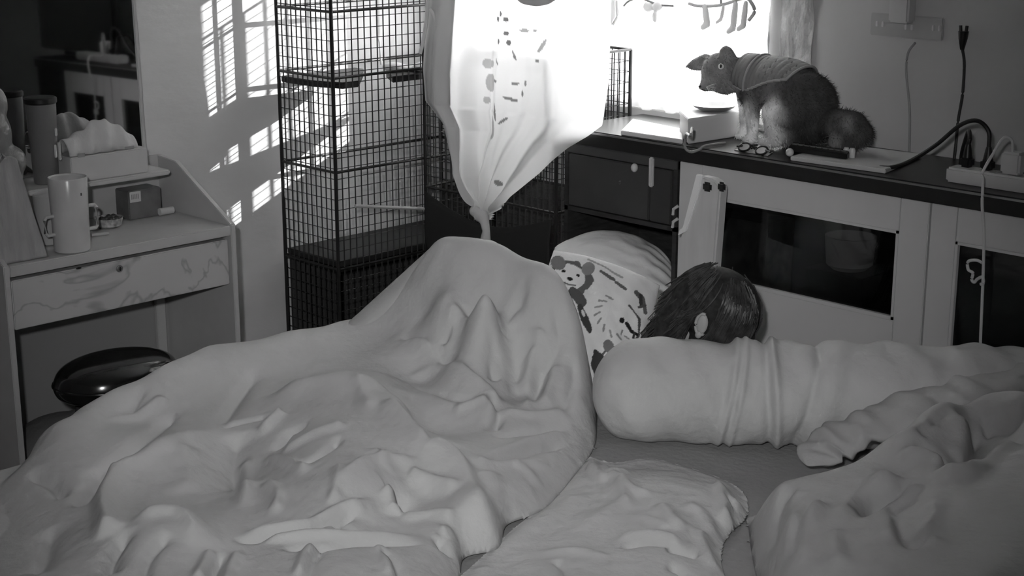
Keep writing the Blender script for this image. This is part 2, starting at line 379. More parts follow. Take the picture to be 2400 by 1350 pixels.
RID = [  # pixel polyline, height, width on the two sides
    # folds on the knee mound
    ([(1245, 665), (1205, 715), (1180, 755), (1165, 800)], -.022, .02, .035), ([(1215, 690), (1150, 720), (1100, 745)], .018, .03, .02), ([(1180, 650), (1120, 700), (1095, 740)], .014, .02, .03),
    ([(1290, 690), (1310, 780), (1270, 880), (1225, 950)], -.020, .022, .03), ([(1270, 760), (1250, 850), (1215, 930)], .020, .02, .025), ([(1245, 830), (1240, 900), (1235, 965)], .016, .015, .015), ([(1300, 840), (1290, 900), (1270, 960)], .016, .018, .014), ([(1345, 820), (1340, 900), (1310, 970)], -.014, .02, .02), ([(1180, 770), (1185, 850), (1175, 930)], .014, .018, .02), ([(1160, 790), (1150, 850), (1165, 900)], -.016, .018, .02),
    ([(1000, 620), (1015, 700), (1050, 740)], .012, .02, .03), ([(1040, 760), (1080, 745), (1110, 760)], .012, .012, .012), ([(930, 790), (1000, 780), (1060, 790)], -.014, .02, .02), ([(1060, 770), (1045, 785), (1040, 800)], -.012, .01, .012),
    ([(1130, 960), (1250, 975), (1340, 975)], .012, .014, .014), ([(1150, 1025), (1230, 1010), (1340, 1000)], -.012, .016, .014), ([(1130, 1085), (1230, 1055), (1330, 1035)], -.016, .018, .014), ([(1130, 1075), (1250, 1035), (1330, 1010)], .012, .014, .014),
    ([(1100, 1085), (1180, 1085), (1300, 1090)], .012, .016, .02), ([(1200, 1090), (1240, 1110), (1270, 1140)], .010, .014, .014), ([(1140, 1100), (1165, 1160), (1175, 1215)], .014, .03, .02),
    # square flap of the cover and the folds under it
    ([(910, 790), (1000, 830), (1070, 880), (1150, 922), (1160, 960), (1140, 1005)], .020, .030, .012), ([(1150, 930), (1165, 970), (1145, 1010)], -.024, .012, .02), ([(950, 880), (1040, 880), (1110, 900)], .010, .012, .014), ([(960, 900), (1050, 930), (1120, 940)], -.008, .012, .014), ([(1060, 970), (1100, 950), (1150, 945)], .010, .012, .014),
    # long ridge from the middle down to the hem
    ([(700, 920), (780, 905), (835, 905), (900, 940), (960, 1000), (1010, 1050), (1080, 1100), (1130, 1170), (1150, 1230)], .034, .05, .02, 'open'), ([(960, 985), (1000, 1030), (1040, 1060)], -.02, .03, .03), ([(835, 905), (850, 940), (870, 970)], .012, .012, .014), ([(900, 960), (960, 1010), (1010, 1060)], .014, .016, .012), ([(870, 1050), (900, 1080), (910, 1110)], .008, .012, .012),
    ([(800, 1160), (830, 1100), (900, 1080), (1000, 1095)], .016, .018, .014), ([(780, 1190), (790, 1130), (795, 1090)], .014, .014, .012),
    # creases on the far left
    ([(600, 862), (560, 920), (510, 1000)], -.018, .014, .03), ([(510, 1000), (570, 990), (640, 975)], -.014, .012, .02), ([(520, 995), (580, 985), (650, 970)], .012, .012, .014), ([(610, 1020), (640, 990), (660, 970)], .02, .014, .014), ([(640, 1060), (680, 1010), (720, 1000)], -.018, .02, .016), ([(620, 1070), (680, 1090), (720, 1110)], .016, .012, .014), ([(650, 1070), (740, 1020), (820, 1000)], .014, .016, .016), ([(690, 1100), (760, 1060), (800, 1020)], -.014, .014, .016), ([(570, 1060), (575, 1120), (570, 1200)], .018, .014, .016), ([(640, 1210), (650, 1160), (620, 1130)], .014, .012, .012),
    ([(340, 900), (310, 950), (290, 980)], -.014, .012, .016), ([(390, 930), (340, 965), (250, 985)], .012, .012, .014), ([(420, 975), (380, 990), (320, 1040), (180, 1130)], -.016, .02, .03), ([(500, 1000), (400, 1040), (330, 1080), (260, 1100)], .018, .03, .02),
    ([(275, 1080), (262, 1130), (240, 1180), (245, 1240), (250, 1260)], .034, .016, .028), ([(255, 1090), (215, 1140), (180, 1190)], -.018, .02, .02), ([(60, 1110), (120, 1130), (150, 1170)], -.014, .014, .02), ([(420, 1040), (450, 1100), (430, 1160)], .012, .03, .04), ([(560, 1010), (545, 1080), (560, 1150)], -.022, .04, .05),
    # the lower layer along the bottom of the view
    ([(540, 1262), (620, 1262), (700, 1250), (790, 1215), (850, 1205)], -.030, .012, .014), ([(560, 1250), (640, 1250), (720, 1235), (800, 1200), (900, 1175)], .022, .020, .012), ([(600, 1275), (700, 1265), (820, 1262), (1000, 1258)], .018, .010, .016), ([(650, 1288), (760, 1282), (850, 1272), (1010, 1275)], -.018, .010, .012),
    ([(790, 1215), (810, 1240), (845, 1255)], -.026, .014, .014), ([(910, 1150), (940, 1165), (945, 1210)], -.036, .016, .024), ([(900, 1145), (925, 1180), (935, 1210)], .022, .020, .012), ([(950, 1110), (1010, 1140), (1080, 1160)], .020, .020, .014), ([(930, 1215), (1010, 1210), (1080, 1225)], .014, .014, .014), ([(1030, 1250), (1060, 1250), (1078, 1300)], .018, .014, .014), ([(1020, 1255), (1035, 1275), (1045, 1290)], -.018, .010, .012),
    ([(300, 1225), (390, 1208), (440, 1225), (470, 1300)], .022, .018, .03), ([(300, 1235), (265, 1290), (250, 1350)], -.022, .020, .024), ([(400, 1250), (350, 1300), (330, 1360)], -.014, .018, .018), ([(500, 1290), (480, 1330), (460, 1370)], .016, .012, .012), ([(520, 1295), (500, 1340), (490, 1380)], -.014, .010, .012), ([(560, 1290), (540, 1340), (530, 1380)], .014, .012, .012), ([(740, 1275), (715, 1310), (700, 1360)], .018, .012, .016), ([(755, 1280), (730, 1320), (715, 1370)], -.014, .010, .014), ([(880, 1280), (910, 1310), (920, 1360)], .016, .014, .014), ([(890, 1285), (925, 1320), (935, 1370)], -.016, .012, .014), ([(120, 1230), (110, 1290), (80, 1350)], -.014, .02, .03)]
def duvet_floor(x, y): return np.where(x < BX0 - .005, np.maximum(.18, ZB - (BX0 - x) * 1.2), ZB + .008)
duvet = drape('duvet', hem + back, DF, RID, duvet_floor, .0046, M_cotton2, None, .055, 11, .0016)
tag(duvet, 'large creased white duvet thrown over raised knees on the left half of the bed', 'duvet')

# ---- crumpled pale throw in the middle of the bed
TP = [(1382, 1068), (1440, 1082), (1520, 1072), (1600, 1090), (1680, 1115), (1735, 1145), (1752, 1180), (1745, 1215), (1700, 1262), (1690, 1310), (1700, 1380), (1650, 1480), (1300, 1520), (1000, 1500), (1020, 1400), (1100, 1330), (1200, 1240), (1300, 1160)]
tpoly = [PZ(x, y, ZB + .01)[:2] for x, y in TP]
TF = Field([(*p, ZB + .012) for p in tpoly] + [cz(x, y, ZB + h) for x, y, h in ((1440, 1110, .035), (1530, 1180, .05), (1600, 1230, .05), (1450, 1250, .035), (1350, 1220, .03), (1300, 1300, .03), (1660, 1200, .045), (1690, 1160, .05), (1500, 1340, .04), (1630, 1290, .03), (1250, 1400, .03), (1400, 1420, .03))])
TR = [([(1430, 1100), (1445, 1130), (1460, 1160), (1470, 1200)], .022, .012, .016), ([(1460, 1110), (1475, 1145), (1530, 1165)], .018, .012, .014), ([(1410, 1090), (1440, 1105), (1470, 1100)], .016, .014, .010), ([(1380, 1075), (1395, 1100), (1420, 1130)], .018, .012, .014), ([(1680, 1130), (1695, 1180), (1700, 1240)], .028, .014, .020), ([(1740, 1180), (1720, 1210), (1705, 1250)], .024, .016, .014), ([(1705, 1170), (1720, 1200), (1710, 1230)], -.020, .012, .014), ([(1540, 1180), (1570, 1220), (1600, 1250)], .020, .014, .018), ([(1440, 1270), (1500, 1262), (1560, 1270), (1600, 1290)], .018, .012, .012), ([(1450, 1285), (1520, 1278), (1580, 1290)], -.014, .012, .012), ([(1560, 1290), (1600, 1300), (1640, 1310)], -.022, .016, .016), ([(1560, 1330), (1600, 1345), (1620, 1370)], -.018, .014, .014), ([(1300, 1310), (1320, 1330), (1330, 1360)], -.012, .012, .012), ([(1180, 1290), (1280, 1210), (1380, 1150)], .012, .03, .03), ([(1340, 1250), (1420, 1200), (1470, 1170)], .010, .02, .02), ([(1600, 1180), (1650, 1210), (1680, 1270)], .014, .016, .016), ([(1640, 1240), (1655, 1300), (1690, 1350)], .018, .014, .014), ([(1250, 1300), (1350, 1290), (1430, 1310)], .008, .014, .014), ([(1480, 1210), (1540, 1230), (1560, 1250)], .012, .010, .012)]
throw = drape('throw_blanket', tpoly, TF, TR, ZB + .006, .005, M_throw, None, .03, 23, .0034, .006, .004, 1.2)
tag(throw, 'thin pale crumpled throw lying flat on the grey sheet in mid-bed', 'blanket')

# ---- comforter bunched up at the right front
CS = [(1765, 1195, .52), (1800, 1150, .56), (1850, 1125, .58), (1900, 1110, .59), (1970, 1095, .60), (2035, 1070, .62), (2080, 1025, .65), (2150, 975, .67), (2230, 935, .69), (2310, 915, .70), (2400, 908, .71), (2550, 890, .72)]
cc_ = [cz(*q) for q in CS] + [behind(*q, .13, .45) for q in CS]
cc_ += [cz(*q) for q in ((1758, 1260, .46), (1770, 1330, .46), (1800, 1330, .52), (1830, 1230, .58), (1850, 1330, .57), (1920, 1180, .61), (1950, 1300, .60), (2000, 1180, .60), (2040, 1210, .575), (2060, 1130, .63), (2120, 1110, .62), (2060, 1290, .62), (2150, 1190, .63), (2180, 1075, .65), (2240, 1095, .615), (2265, 1105, .60), (2290, 1010, .62), (2330, 1050, .61), (2250, 1000, .665), (2200, 990, .675), (2300, 1120, .65), (2400, 1060, .66), (2200, 1250, .64), (2350, 1250, .66), (2100, 1350, .61), (2300, 1350, .65), (2400, 1000, .66), (2550, 1200, .68), (2400, 1500, .62), (2000, 1500, .58), (1800, 1480, .50), (2600, 1000, .7))]
CF = Field(cc_)
cpoly = [PZ(x, y, .43)[:2] for x, y in ((1752, 1215), (1762, 1300), (1785, 1400), (1830, 1520), (2100, 1620))] + [(-.98, 1.75), (-.8, 2.2), (-.82, 3.0), (-1.1, 3.3), (-1.4, 3.22)] + [behind(q[0], q[1], q[2], .17, 0)[:2] for q in CS[-3::-2]]
CR = [([(1850, 1140), (1810, 1190), (1800, 1280), (1820, 1350)], .016, .016, .016), ([(1890, 1150), (1850, 1210), (1840, 1290), (1850, 1360)], .018, .016, .016), ([(1870, 1145), (1830, 1200), (1820, 1280)], -.012, .014, .014), ([(1930, 1180), (1890, 1240), (1880, 1330)], .016, .016, .016), ([(1910, 1160), (1870, 1230), (1862, 1310)], -.012, .014, .014), ([(1800, 1160), (1780, 1210), (1785, 1290)], .012, .014, .014),
      ([(2135, 1120), (2100, 1155), (2050, 1195), (2015, 1225)], -.020, .016, .030), ([(2155, 1125), (2120, 1165), (2070, 1210), (2025, 1235)], .022, .022, .014), ([(1960, 1240), (2000, 1190), (2050, 1140), (2100, 1110)], .018, .03, .018), ([(2100, 1075), (2180, 1070), (2215, 1090)], .020, .022, .014), ([(2140, 1040), (2200, 1075), (2265, 1104)], -.024, .02, .02), ([(2285, 1000), (2283, 1050), (2268, 1102)], -.030, .016, .018), ([(2270, 1000), (2262, 1050), (2250, 1090)], .026, .022, .012), ([(2400, 1040), (2330, 1075), (2262, 1110), (2180, 1110)], .026, .014, .028), ([(2400, 990), (2340, 1000), (2300, 1015)], -.020, .018, .02), ([(2400, 950), (2340, 975), (2310, 1000)], .018, .02, .016), ([(2200, 985), (2140, 1020), (2090, 1050)], .014, .018, .018), ([(2230, 960), (2180, 1000), (2150, 1030)], -.010, .014, .014), ([(2070, 1170), (2080, 1230), (2075, 1270)], .014, .014, .014), ([(2090, 1210), (2120, 1260), (2160, 1270), (2180, 1240)], -.012, .014, .014), ([(2185, 1160), (2190, 1210), (2170, 1250), (2220, 1290)], .012, .014, .014), ([(1960, 1240), (1955, 1290), (1970, 1330)], .014, .016, .016)]
comf = drape('comforter', cpoly, CF, CR, lambda x, y: np.where(x > BX1 + .005, .36, ZB + .008), .0065, M_comf, None, .07, 31, .0032, gain=1.5)
tag(comf, 'thick grey-white comforter bunched up at the right front of the bed', 'comforter')
pts = [PZ(1893, 1092, .475), PZ(1930, 1056, .495), PZ(1990, 1018, .53), PZ(2080, 985, .56), PZ(2200, 945, .59), PZ(2310, 912, .62), PZ(2420, 872, .63), PZ(2470, 880, .60)]
sp = spline(pts, 90); nth = 28; RP = np.zeros((nth, 90, 3))
for j, p in enumerate(sp):
    t = sp[min(j + 1, 89)] - sp[max(j - 1, 0)]; t /= np.linalg.norm(t); a = np.cross(t, [0, 0, 1]); a /= np.linalg.norm(a); b = np.cross(a, t)
    s = j / 89; r0 = .046 * min(1, (s * 4.5) ** .7 + .02) * (1 + .12 * math.sin(s * 13 + .6))
    for k in range(nth):
        th = 2 * math.pi * k / nth; rr = r0 * (1 + .035 * math.sin(s * 37 + 3 * math.sin(2 * th)) + .03 * math.sin(s * 71 + 3 * th) + .03 * math.sin(s * 17 - 5 * th))
        RP[k, j] = p + a * rr * 1.9 * math.cos(th) * (1 + .05 * math.sin(s * 29)) + b * (rr * .68 * math.sin(th) + .006 * math.sin(s * 41 + 1.3 * math.cos(th)) * min(1, s * 6) + .004 * math.sin(s * 83 + 2 * th) * min(1, s * 6))
gridmesh('rolled_edge', RP, M_comf, comf, closed_u=True)

# ---- long bolster pillow lying across behind the throw
def lerp_tab(s, tab):
    xs, ys = zip(*tab); return float(np.interp(s, xs, ys))
b0 = PZ(1640, 1062, ZB); b1 = np.array([b0[0] + .78, b0[1] + .66, ZB]); ax = (b1 - b0); ax[2] = 0; ax /= np.linalg.norm(ax)
bo = np.array([b0[0], b0[1], 0]) + np.array([Fv[0], Fv[1], 0]) / np.hypot(Fv[0], Fv[1]) * .105
nS, nT = 300, 72; BP = np.zeros((nT, nS, 3)); nrm = np.array([-ax[1], ax[0], 0])
GA = [(.075, .012, .010, .35), (.100, .010, .008, .3), (.175, -.010, .012, -.1), (.195, .014, .012, -.15), (.27, -.010, .012, .45), (.31, .009, .03, .5), (.44, .006, .05, .9), (.57, -.006, .02, .6), (.70, .006, .05, -.5), (.86, -.010, .010, .05), (.885, .008, .015, 0)]
for j in range(nS):
    s = -.265 + 1.27 * j / (nS - 1); e = min(1, max(0, (s + .268) / .14)); R = .136 * math.sqrt(max(1e-6, 1 - (1 - e) ** 2.3))
    R *= 1 - .05 * math.exp(-((s - .075) / .03) ** 2)
    for k in range(nT):
        th = 2 * math.pi * k / nT; sl = math.sin(th)
        dr = sum(a * math.exp(-((s - c - q * .07 * sl) / w) ** 2) for c, a, w, q in GA)
        dr += .003 * math.sin(23 * s + 3 * th) + .0025 * math.sin(55 * s - 4 * th + math.sin(9 * s)) + .0015 * math.sin(70 * s + 2.5 * math.sin(3 * th + 6 * s)) * (1 if s > .02 else .3)
        rr = R + dr * min(1, R / .1)
        y = max(-.118, rr * .98 * math.sin(th))
        c = bo + ax * s + nrm * (rr * 1.0 * math.cos(th)); BP[k, j] = (c[0], c[1], ZB + .128 + y)
o = gridmesh('bolster_pillow', BP, M_bolster, None, closed_u=True)
tag(o, 'long pale bolster pillow lying across the bed in front of the white cabinet', 'pillow')

# ---- pillows against the head of the bed
def pillow(name, M, w, h, t, m, n=70, ex=2.6, pn=.10, seed=1, wr=.006, gather=0.0, cvx=0.0):
    u = np.linspace(-1, 1, n); gu, gv = np.meshgrid(u, u, indexing='ij')
    def body(sgn):
        a = np.clip(1 - np.abs(gu) ** ex, 0, 1); b = np.clip(1 - np.abs(gv) ** ex, 0, 1); th = t * .5 * (a * b) ** .45
        pin = 1 - pn * (np.abs(gu) ** 2) * (1 - np.abs(gv) ** 2); pin2 = 1 - pn * (np.abs(gv) ** 2) * (1 - np.abs(gu) ** 2)
        z = sgn * th + wr * wobble(gu * w, gv * h, 14, seed + int(sgn)) * (a * b) ** .3
        if gather: z = z + sgn * gather * np.sin(gv * 22 + 3 * gu) * np.clip((gu - .45) * 2, 0, 1) * (a * b) ** .3
        return np.stack([gu * w / 2 * pin2, gv * h / 2 * pin, z], -1)
    A, B = body(1), body(-1)[::-1]
    P = np.concatenate([A, B[1:-1]], 0); P[..., 1] *= 1 - cvx * (P[..., 0] / (w / 2)) ** 2; P[..., 0] *= 1 - .4 * cvx * (P[..., 1] / (h / 2)) ** 2
    # close the ring along u
    o = gridmesh(name, P, m, None, closed_u=True)
    bm = bmesh.new(); bm.from_mesh(o.data); bmesh.ops.remove_doubles(bm, verts=bm.verts, dist=1e-4)
    es = [e for e in bm.edges if e.is_boundary]
    if es: bmesh.ops.holes_fill(bm, edges=es)
    bmesh.ops.recalc_face_normals(bm, faces=bm.faces); bm.to_mesh(o.data); bm.free()
    o.data.polygons.foreach_set('use_smooth', [True] * len(o.data.polygons))
    loc = verts_of(o.data); o.data.transform(M); return o, loc
def frame_m(c, xd, zd):
    x = Vector(xd).normalized(); z = Vector(zd); z = (z - x * z.dot(x)).normalized(); y = z.cross(x)
    M = Matrix((x, y, z)).transposed().to_4x4(); M.translation = Vector([float(q) for q in c]); return M
fh = Vector((Fv[0], Fv[1], 0)).normalized(); rh = Vector((Rv[0], Rv[1], 0))
pc = PZ(1440, 690, .56); pc = pc + np.array(fh) * .10
o, _ = pillow('pillow', frame_m(pc, rh + Vector((0, 0, -.12)), -fh * .40 + Vector((0, 0, .92))), .40, .50, .22, M_cotton, ex=2.0, pn=.10, seed=4, wr=.010, gather=.010, cvx=.32)
tag(o, 'plain white pillow with gathered right end propped up behind the printed pillow', 'pillow')

# the printed pillow: dog faces drawn as flat ink on the cloth
pc2 = PZ(1378, 785, .61)
o, loc = pillow('printed_pillow', frame_m(pc2, rh + Vector((0, 0, -.34)), -fh * .85 + Vector((0, 0, .53))), .32, .43, .14, M_print, n=190, seed=9, wr=.009, pn=.14, cvx=.07)
tag(o, 'white pillow printed with cartoon dog faces standing between the duvet and the dark head', 'pillow')
X_, Y_ = loc[:, 0] * 1000, loc[:, 1] * 1000; ink = np.zeros(len(loc))
nz = wobble(loc[:, 0], loc[:, 1], 90, 77, 3)
def disc(cx, cy, rx, ry, a=0.0, v=1.0, edge=.0):
    global ink
    c, s = math.cos(a), math.sin(a); dx, dy = X_ - cx, Y_ - cy; q = ((dx * c + dy * s) / rx) ** 2 + ((-dx * s + dy * c) / ry) ** 2
    ink = np.where(q < 1 + edge * nz, v, ink)
def stroke(pts, w, v=1.0):
    global ink
    d = seg_dist(X_, Y_, np.array(pts, float))[0]; ink = np.where(d < w * (1 + .4 * nz), v, ink)
def dog(cx, cy, r, shag):
    if shag:
        for k in range(9):
            a = 2.2 + k * .36; stroke([(cx + r * math.cos(a), cy + r * .8 * math.sin(a)), (cx + r * 1.25 * math.cos(a + .2), cy + r * math.sin(a + .2))], 2.6, .62)
        stroke([(cx + r * .2, cy + r * .6), (cx + r * .8, cy + r * .2), (cx + r * 1.0, cy - r * .5), (cx + r * .8, cy - r * .9)], 3.2, .9)
        disc(cx + r * .05, cy - r * .15, 7.5, 7.5, 0, 1.0); stroke([(cx + r * .3, cy - r * .2), (cx + r * .6, cy - r * .45), (cx + r * .9, cy - r * .5)], 4.5, 1.0); stroke([(cx + r * .75, cy - r * .5), (cx + r * .8, cy - r * .85)], 4, .95)
        stroke([(cx + r * .2, cy - r * .55), (cx + r * .2, cy - r * .75)], 2, .7)
    else:
        disc(cx, cy, r * 1.05, r * .95, .4, .85, .3); disc(cx - r * .1, cy + r * .05, r * .78, r * .72, .4, 0.0, .15); disc(cx - r * .75, cy + r * .7, r * .32, r * .42, .5, .75); disc(cx + r * .7, cy + r * .8, r * .3, r * .4, -.4, .7)
        disc(cx - r * .42, cy + r * .28, 5.5, 4.5, 0, 1); disc(cx + r * .3, cy + r * .26, 5.5, 4.5, 0, 1); disc(cx - r * .05, cy - r * .06, 8, 5, 0, 1); stroke([(cx - r * .3, cy - r * .3), (cx, cy - r * .36), (cx + r * .3, cy - r * .3)], 2.2, .8)
        disc(cx + r * .55, cy - r * .85, r * .55, r * .28, -.7, .9, .4); disc(cx + r * .1, cy - r * 1.15, r * .38, r * .2, -.5, .95, .4)
dog(-95, 122, 56, False); dog(66, 60, 62, True); dog(88, -62, 46, False)
stroke([(88, 142), (112, 132), (128, 100)], 7, .85); stroke([(104, 140), (112, 108)], 5, .95); stroke([(124, 118), (106, 104)], 4, .9)
disc(-30, 22, 11, 42, .65, .95, .4); disc(-38, 36, 4, 10, .65, .1)
disc(40, -95, 18, 46, .3, .95, .6); disc(78, -130, 22, 40, -.2, .95, .7); stroke([(50, -80), (70, -130)], 4, .1)
stroke([(-60, 196), (-10, 188), (40, 172)], 3, .55); stroke([(-20, 170), (20, 158)], 5, .85); stroke([(28, 152), (56, 140)], 5, .85)
set_tone(o, .80 * (1 - ink) + .012 * ink)
o['label'] = o['label']

# ================================================================== THE PERSON
HC = PZ(1652, 742, .69)
person = thing('person', (HC[0] - .3, HC[1], ZB), 'person with dark hair lying under the duvet, head turned away behind the bolster', 'person')
crown = Vector((.35, .15, .92)).normalized(); face = Vector((-.85, -.35, .20)); face = (face - crown * face.dot(crown)).normalized(); side = crown.cross(face)
HM = Matrix((face, side, crown)).transposed().to_4x4(); hc = Vector([float(q) for q in HC])
def hp(a, b, c): return hc + face * a + side * b + crown * c
HX, HY = float(HC[0]), float(HC[1])
zb = ZB
body = [('e', hp(-.01, 0, .03), (.095, .075, .085), HM), ('e', hp(.035, 0, -.03), (.065, .06, .085), HM), ('e', hp(.10, 0, -.025), (.018, .014, .022), HM), ('e', hp(.075, 0, -.095), (.025, .03, .022), HM), ('e', hp(.088, 0, -.065), (.016, .026, .009), HM), ('e', hp(.085, .03, .012), (.012, .022, .01), HM), ('e', hp(.085, -.03, .012), (.012, .022, .01), HM)]
sh = Vector((HX - .20, HY + .08, zb + .13)); hips = Vector((HX - .62, HY + .02, zb + .12))
body += [('c', [hp(-.02, 0, -.05), sh], (.05, .058)), ('c', [sh, sh.lerp(hips, .5), hips], (.095, .098, .115)), ('c', [sh + Vector((0, .15, -.02)), sh, sh + Vector((0, -.15, -.02))], (.06, .085, .06)),
         ('c', [sh + Vector((0, .16, -.03)), sh + Vector((-.24, .20, -.06)), sh + Vector((-.42, .12, -.03))], (.046, .038, .028)), ('c', [sh + Vector((0, -.15, -.03)), sh + Vector((-.24, -.14, -.06)), sh + Vector((-.42, -.05, .02))], (.046, .038, .028))]
KN = PZ(1085, 585, .80)
for d in (.06, -.07):
    k = Vector((float(KN[0]) + d * .7, float(KN[1]) + d * .5 + .02, .78 - .01)); ft = Vector((float(KN[0]) - .20 + d * .6, float(KN[1]) - .30 + d * .6, zb + .055))
    body += [('c', [hips + Vector((-.03, d * 1.3, 0)), k], (.085, .058)), ('c', [k, ft], (.055, .036)), ('c', [ft, ft + Vector((-.10, -.12, -.015))], (.032, .022))]
for q, sg in ((sh + Vector((-.42, .12, -.03)), 1), (sh + Vector((-.42, -.05, .02)), -1)):
    body.append(('e', q + Vector((-.05, 0, 0)), (.045, .035, .016)))
    for i in range(4): body.append(('c', [q + Vector((-.085, -.028 + .019 * i, 0)), q + Vector((-.13 - .01 * (i in (1, 2)), -.03 + .020 * i, -.006)), q + Vector((-.155 - .012 * (i in (1, 2)), -.03 + .020 * i, -.018))], (.0085, .0078, .0068)))
    body.append(('c', [q + Vector((-.03, -.033 * sg, 0)), q + Vector((-.075, -.058 * sg, -.004))], (.010, .008)))
blob('body', body, .007, M_skin, person, 5)
# ear on the near side
e0 = hp(-.016, .0945, .014)
ear = MB(); EM = HM @ Matrix.Rotation(.25, 4, 'Y')
ear.ball(e0, (.015, .006, .028), EM); ear.tube([e0 + EM.to_3x3() @ Vector((.016 * math.cos(t), .005, .029 * math.sin(t))) for t in np.linspace(-2.2, 1.9, 18)][::-1], .0042, 10)
ear.ball(e0 + EM.to_3x3() @ Vector((.004, .005, -.03)), (.009, .006, .010), EM)
ear.build('ear', M_skin, person)
# hair: a cap that leaves the ear free, and long strands falling over the cheek and the neck
hb = blob('hair', [('e', hp(-.020, 0, .042), (.116, .096, .106), HM), ('e', hp(-.055, 0, -.03), (.085, .084, .09), HM), ('e', hp(.045, .02, .045), (.06, .07, .06), HM), ('c', [hp(-.09, -.01, -.02), hp(-.12, .02, -.10), hp(-.11, .03, -.16)], (.06, .05, .03)), ('c', [hp(.055, .045, .045), hp(.075, .07, -.04), hp(.06, .07, -.13)], (.035, .03, .022))], .006, M_hair, person, 4)
st = MB()
for i in range(950):
    a = random.uniform(-2.9, 2.9); front = math.cos(a)
    r1 = Vector((.118 * math.cos(a) - .02, +.100 * abs(math.sin(a)) * (1 if random.random() < .85 else -1), 0))
    L = random.uniform(.10, .24); top = random.uniform(.02, .135); w = random.uniform(.9, 1.05)
    if -.035 < r1.x < .03 and r1.y > 0 and top < .06: L = .05
    p = []
    for t in np.linspace(0, 1, 7):
        z = top - t * L; prof = math.sqrt(max(.12, 1 - max(0, (z - .03) / .115) ** 2)); sw = .02 * t * t * math.sin(i)
        p.append(hp(r1.x * prof * w + sw + .015 * t * t, r1.y * prof * w + sw * .6, z + .01))
    gap = min((q - e0).length for q in p)
    if gap < .029: continue
    st.tube(p, .0016, 4, rad=[.0012 + .0012 * math.sin(math.pi * min(1, t * 1.1 + .1)) for t in np.linspace(0, .9, 7)])
tag(st.build('hair_strands', M_hair2, person), kind='stuff')

# ================================================================== THE WHITE CABINET (along the right wall)
CF_Y, CTOP = 3.70, 1.03
cab = thing('sideboard', (-2.4, 3.9, 0), 'long white sideboard with black top and dark glass doors along the right wall', 'cabinet')
bx('worktop', (-3.50, CF_Y - .012, CTOP - .05), (-1.30, 4.085, CTOP), M_black, cab, .004)
MB().box((-3.50, CF_Y - .0135, CTOP - .009), (-1.30, CF_Y - .010, CTOP - .003)).build('edge_highlight', M_steel, cab)  # pale strip drawing the highlight along the front edge
car = MB().box((-3.02, 4.06, .08), (-1.32, 4.08, CTOP - .05)).box((-3.02, 3.72, .08), (-3.002, 4.08, CTOP - .05)).box((-1.34, 3.72, .08), (-1.32, 4.08, CTOP - .05)).box((-2.16, 3.72, .08), (-2.145, 4.08, CTOP - .05)).box((-3.02, 3.74, 0), (-1.32, 4.08, .09)).box((-3.02, 3.72, CTOP - .068), (-1.32, 4.08, CTOP - .05))
car.build('carcass', M_dark, cab)
bx('shelf', (-3.0, 3.76, .50), (-1.34, 4.06, .515), M_dark, cab)
def glass_door(x0, x1, z0, z1, px0, px1, pz0, pz1):
    fr = MB()
    fr.box((x0, CF_Y, z0), (px0, CF_Y + .02, z1), .002).box((px1, CF_Y, z0), (x1, CF_Y + .02, z1), .002).box((px0 - .001, CF_Y, pz1), (px1 + .001, CF_Y + .02, z1), .002).box((px0 - .001, CF_Y, z0), (px1 + .001, CF_Y + .02, pz0), .002)
    d = fr.build('door', M_white2, cab)
    g = MB().box((px0 - .004, CF_Y + .010, pz0 - .004), (px1 + .004, CF_Y + .014, pz1 + .004)).build('glass_pane', M_glass, d)
    bd = MB()
    for a, b in (((px0, pz0), (px1, pz0 + .010)), ((px0, pz1 - .008), (px1, pz1)), ((px0, pz0), (px0 + .008, pz1)), ((px1 - .008, pz0), (px1, pz1))): bd.box((a[0], CF_Y - .002, a[1]), (b[0], CF_Y + .012, b[1]), .001)
    bd.build('glazing_bead', M_white2, d)
    return d
d1 = glass_door(-3.017, -2.156, .10, .978, -2.93, -2.245, .633, .886)
d2 = glass_door(-2.150, -1.63, .10, .978, -2.072, -1.70, .40, .886)
for z in (.84, .80):
    MB().tube([(-3.016, CF_Y - .004, z), (-3.03, CF_Y - .010, z - .012), (-3.032, CF_Y - .008, z - .03)], .005, 8).build('hinge', M_plastic, d1)
bx('end_panel', (-1.625, CF_Y, .10), (-1.30, CF_Y + .02, .978), M_dark, cab)
# things behind the glass
p = PY(1985, 560, 3.86); b = MB().lathe((p[0], 3.88, .755), ((.05, -.055), (.068, -.04), (.075, .045), (.071, .045), (.062, -.038)), 28)
tag(b.build('bowl', mat('dim_bowl', .75, .4)), 'pale round bowl behind the glass of the left cabinet door', 'bowl')
bx('bowl_stand', (p[0] - .1, 3.80, .515), (p[0] + .1, 3.98, .70), mat('dark_box', .02, .6), None).name = 'storage_box'
tag(bpy.data.objects['storage_box'], 'dark storage box under the pale bowl inside the cabinet', 'box')
p = PY(1745, 545, 3.84); tag(bx('carton', (p[0] - .10, 3.82, .515), (p[0] + .10, 3.96, .80), mat('dim_carton', .12, .6, var=.5, vscale=30)), 'dim upright carton just inside the left cabinet door', 'box')

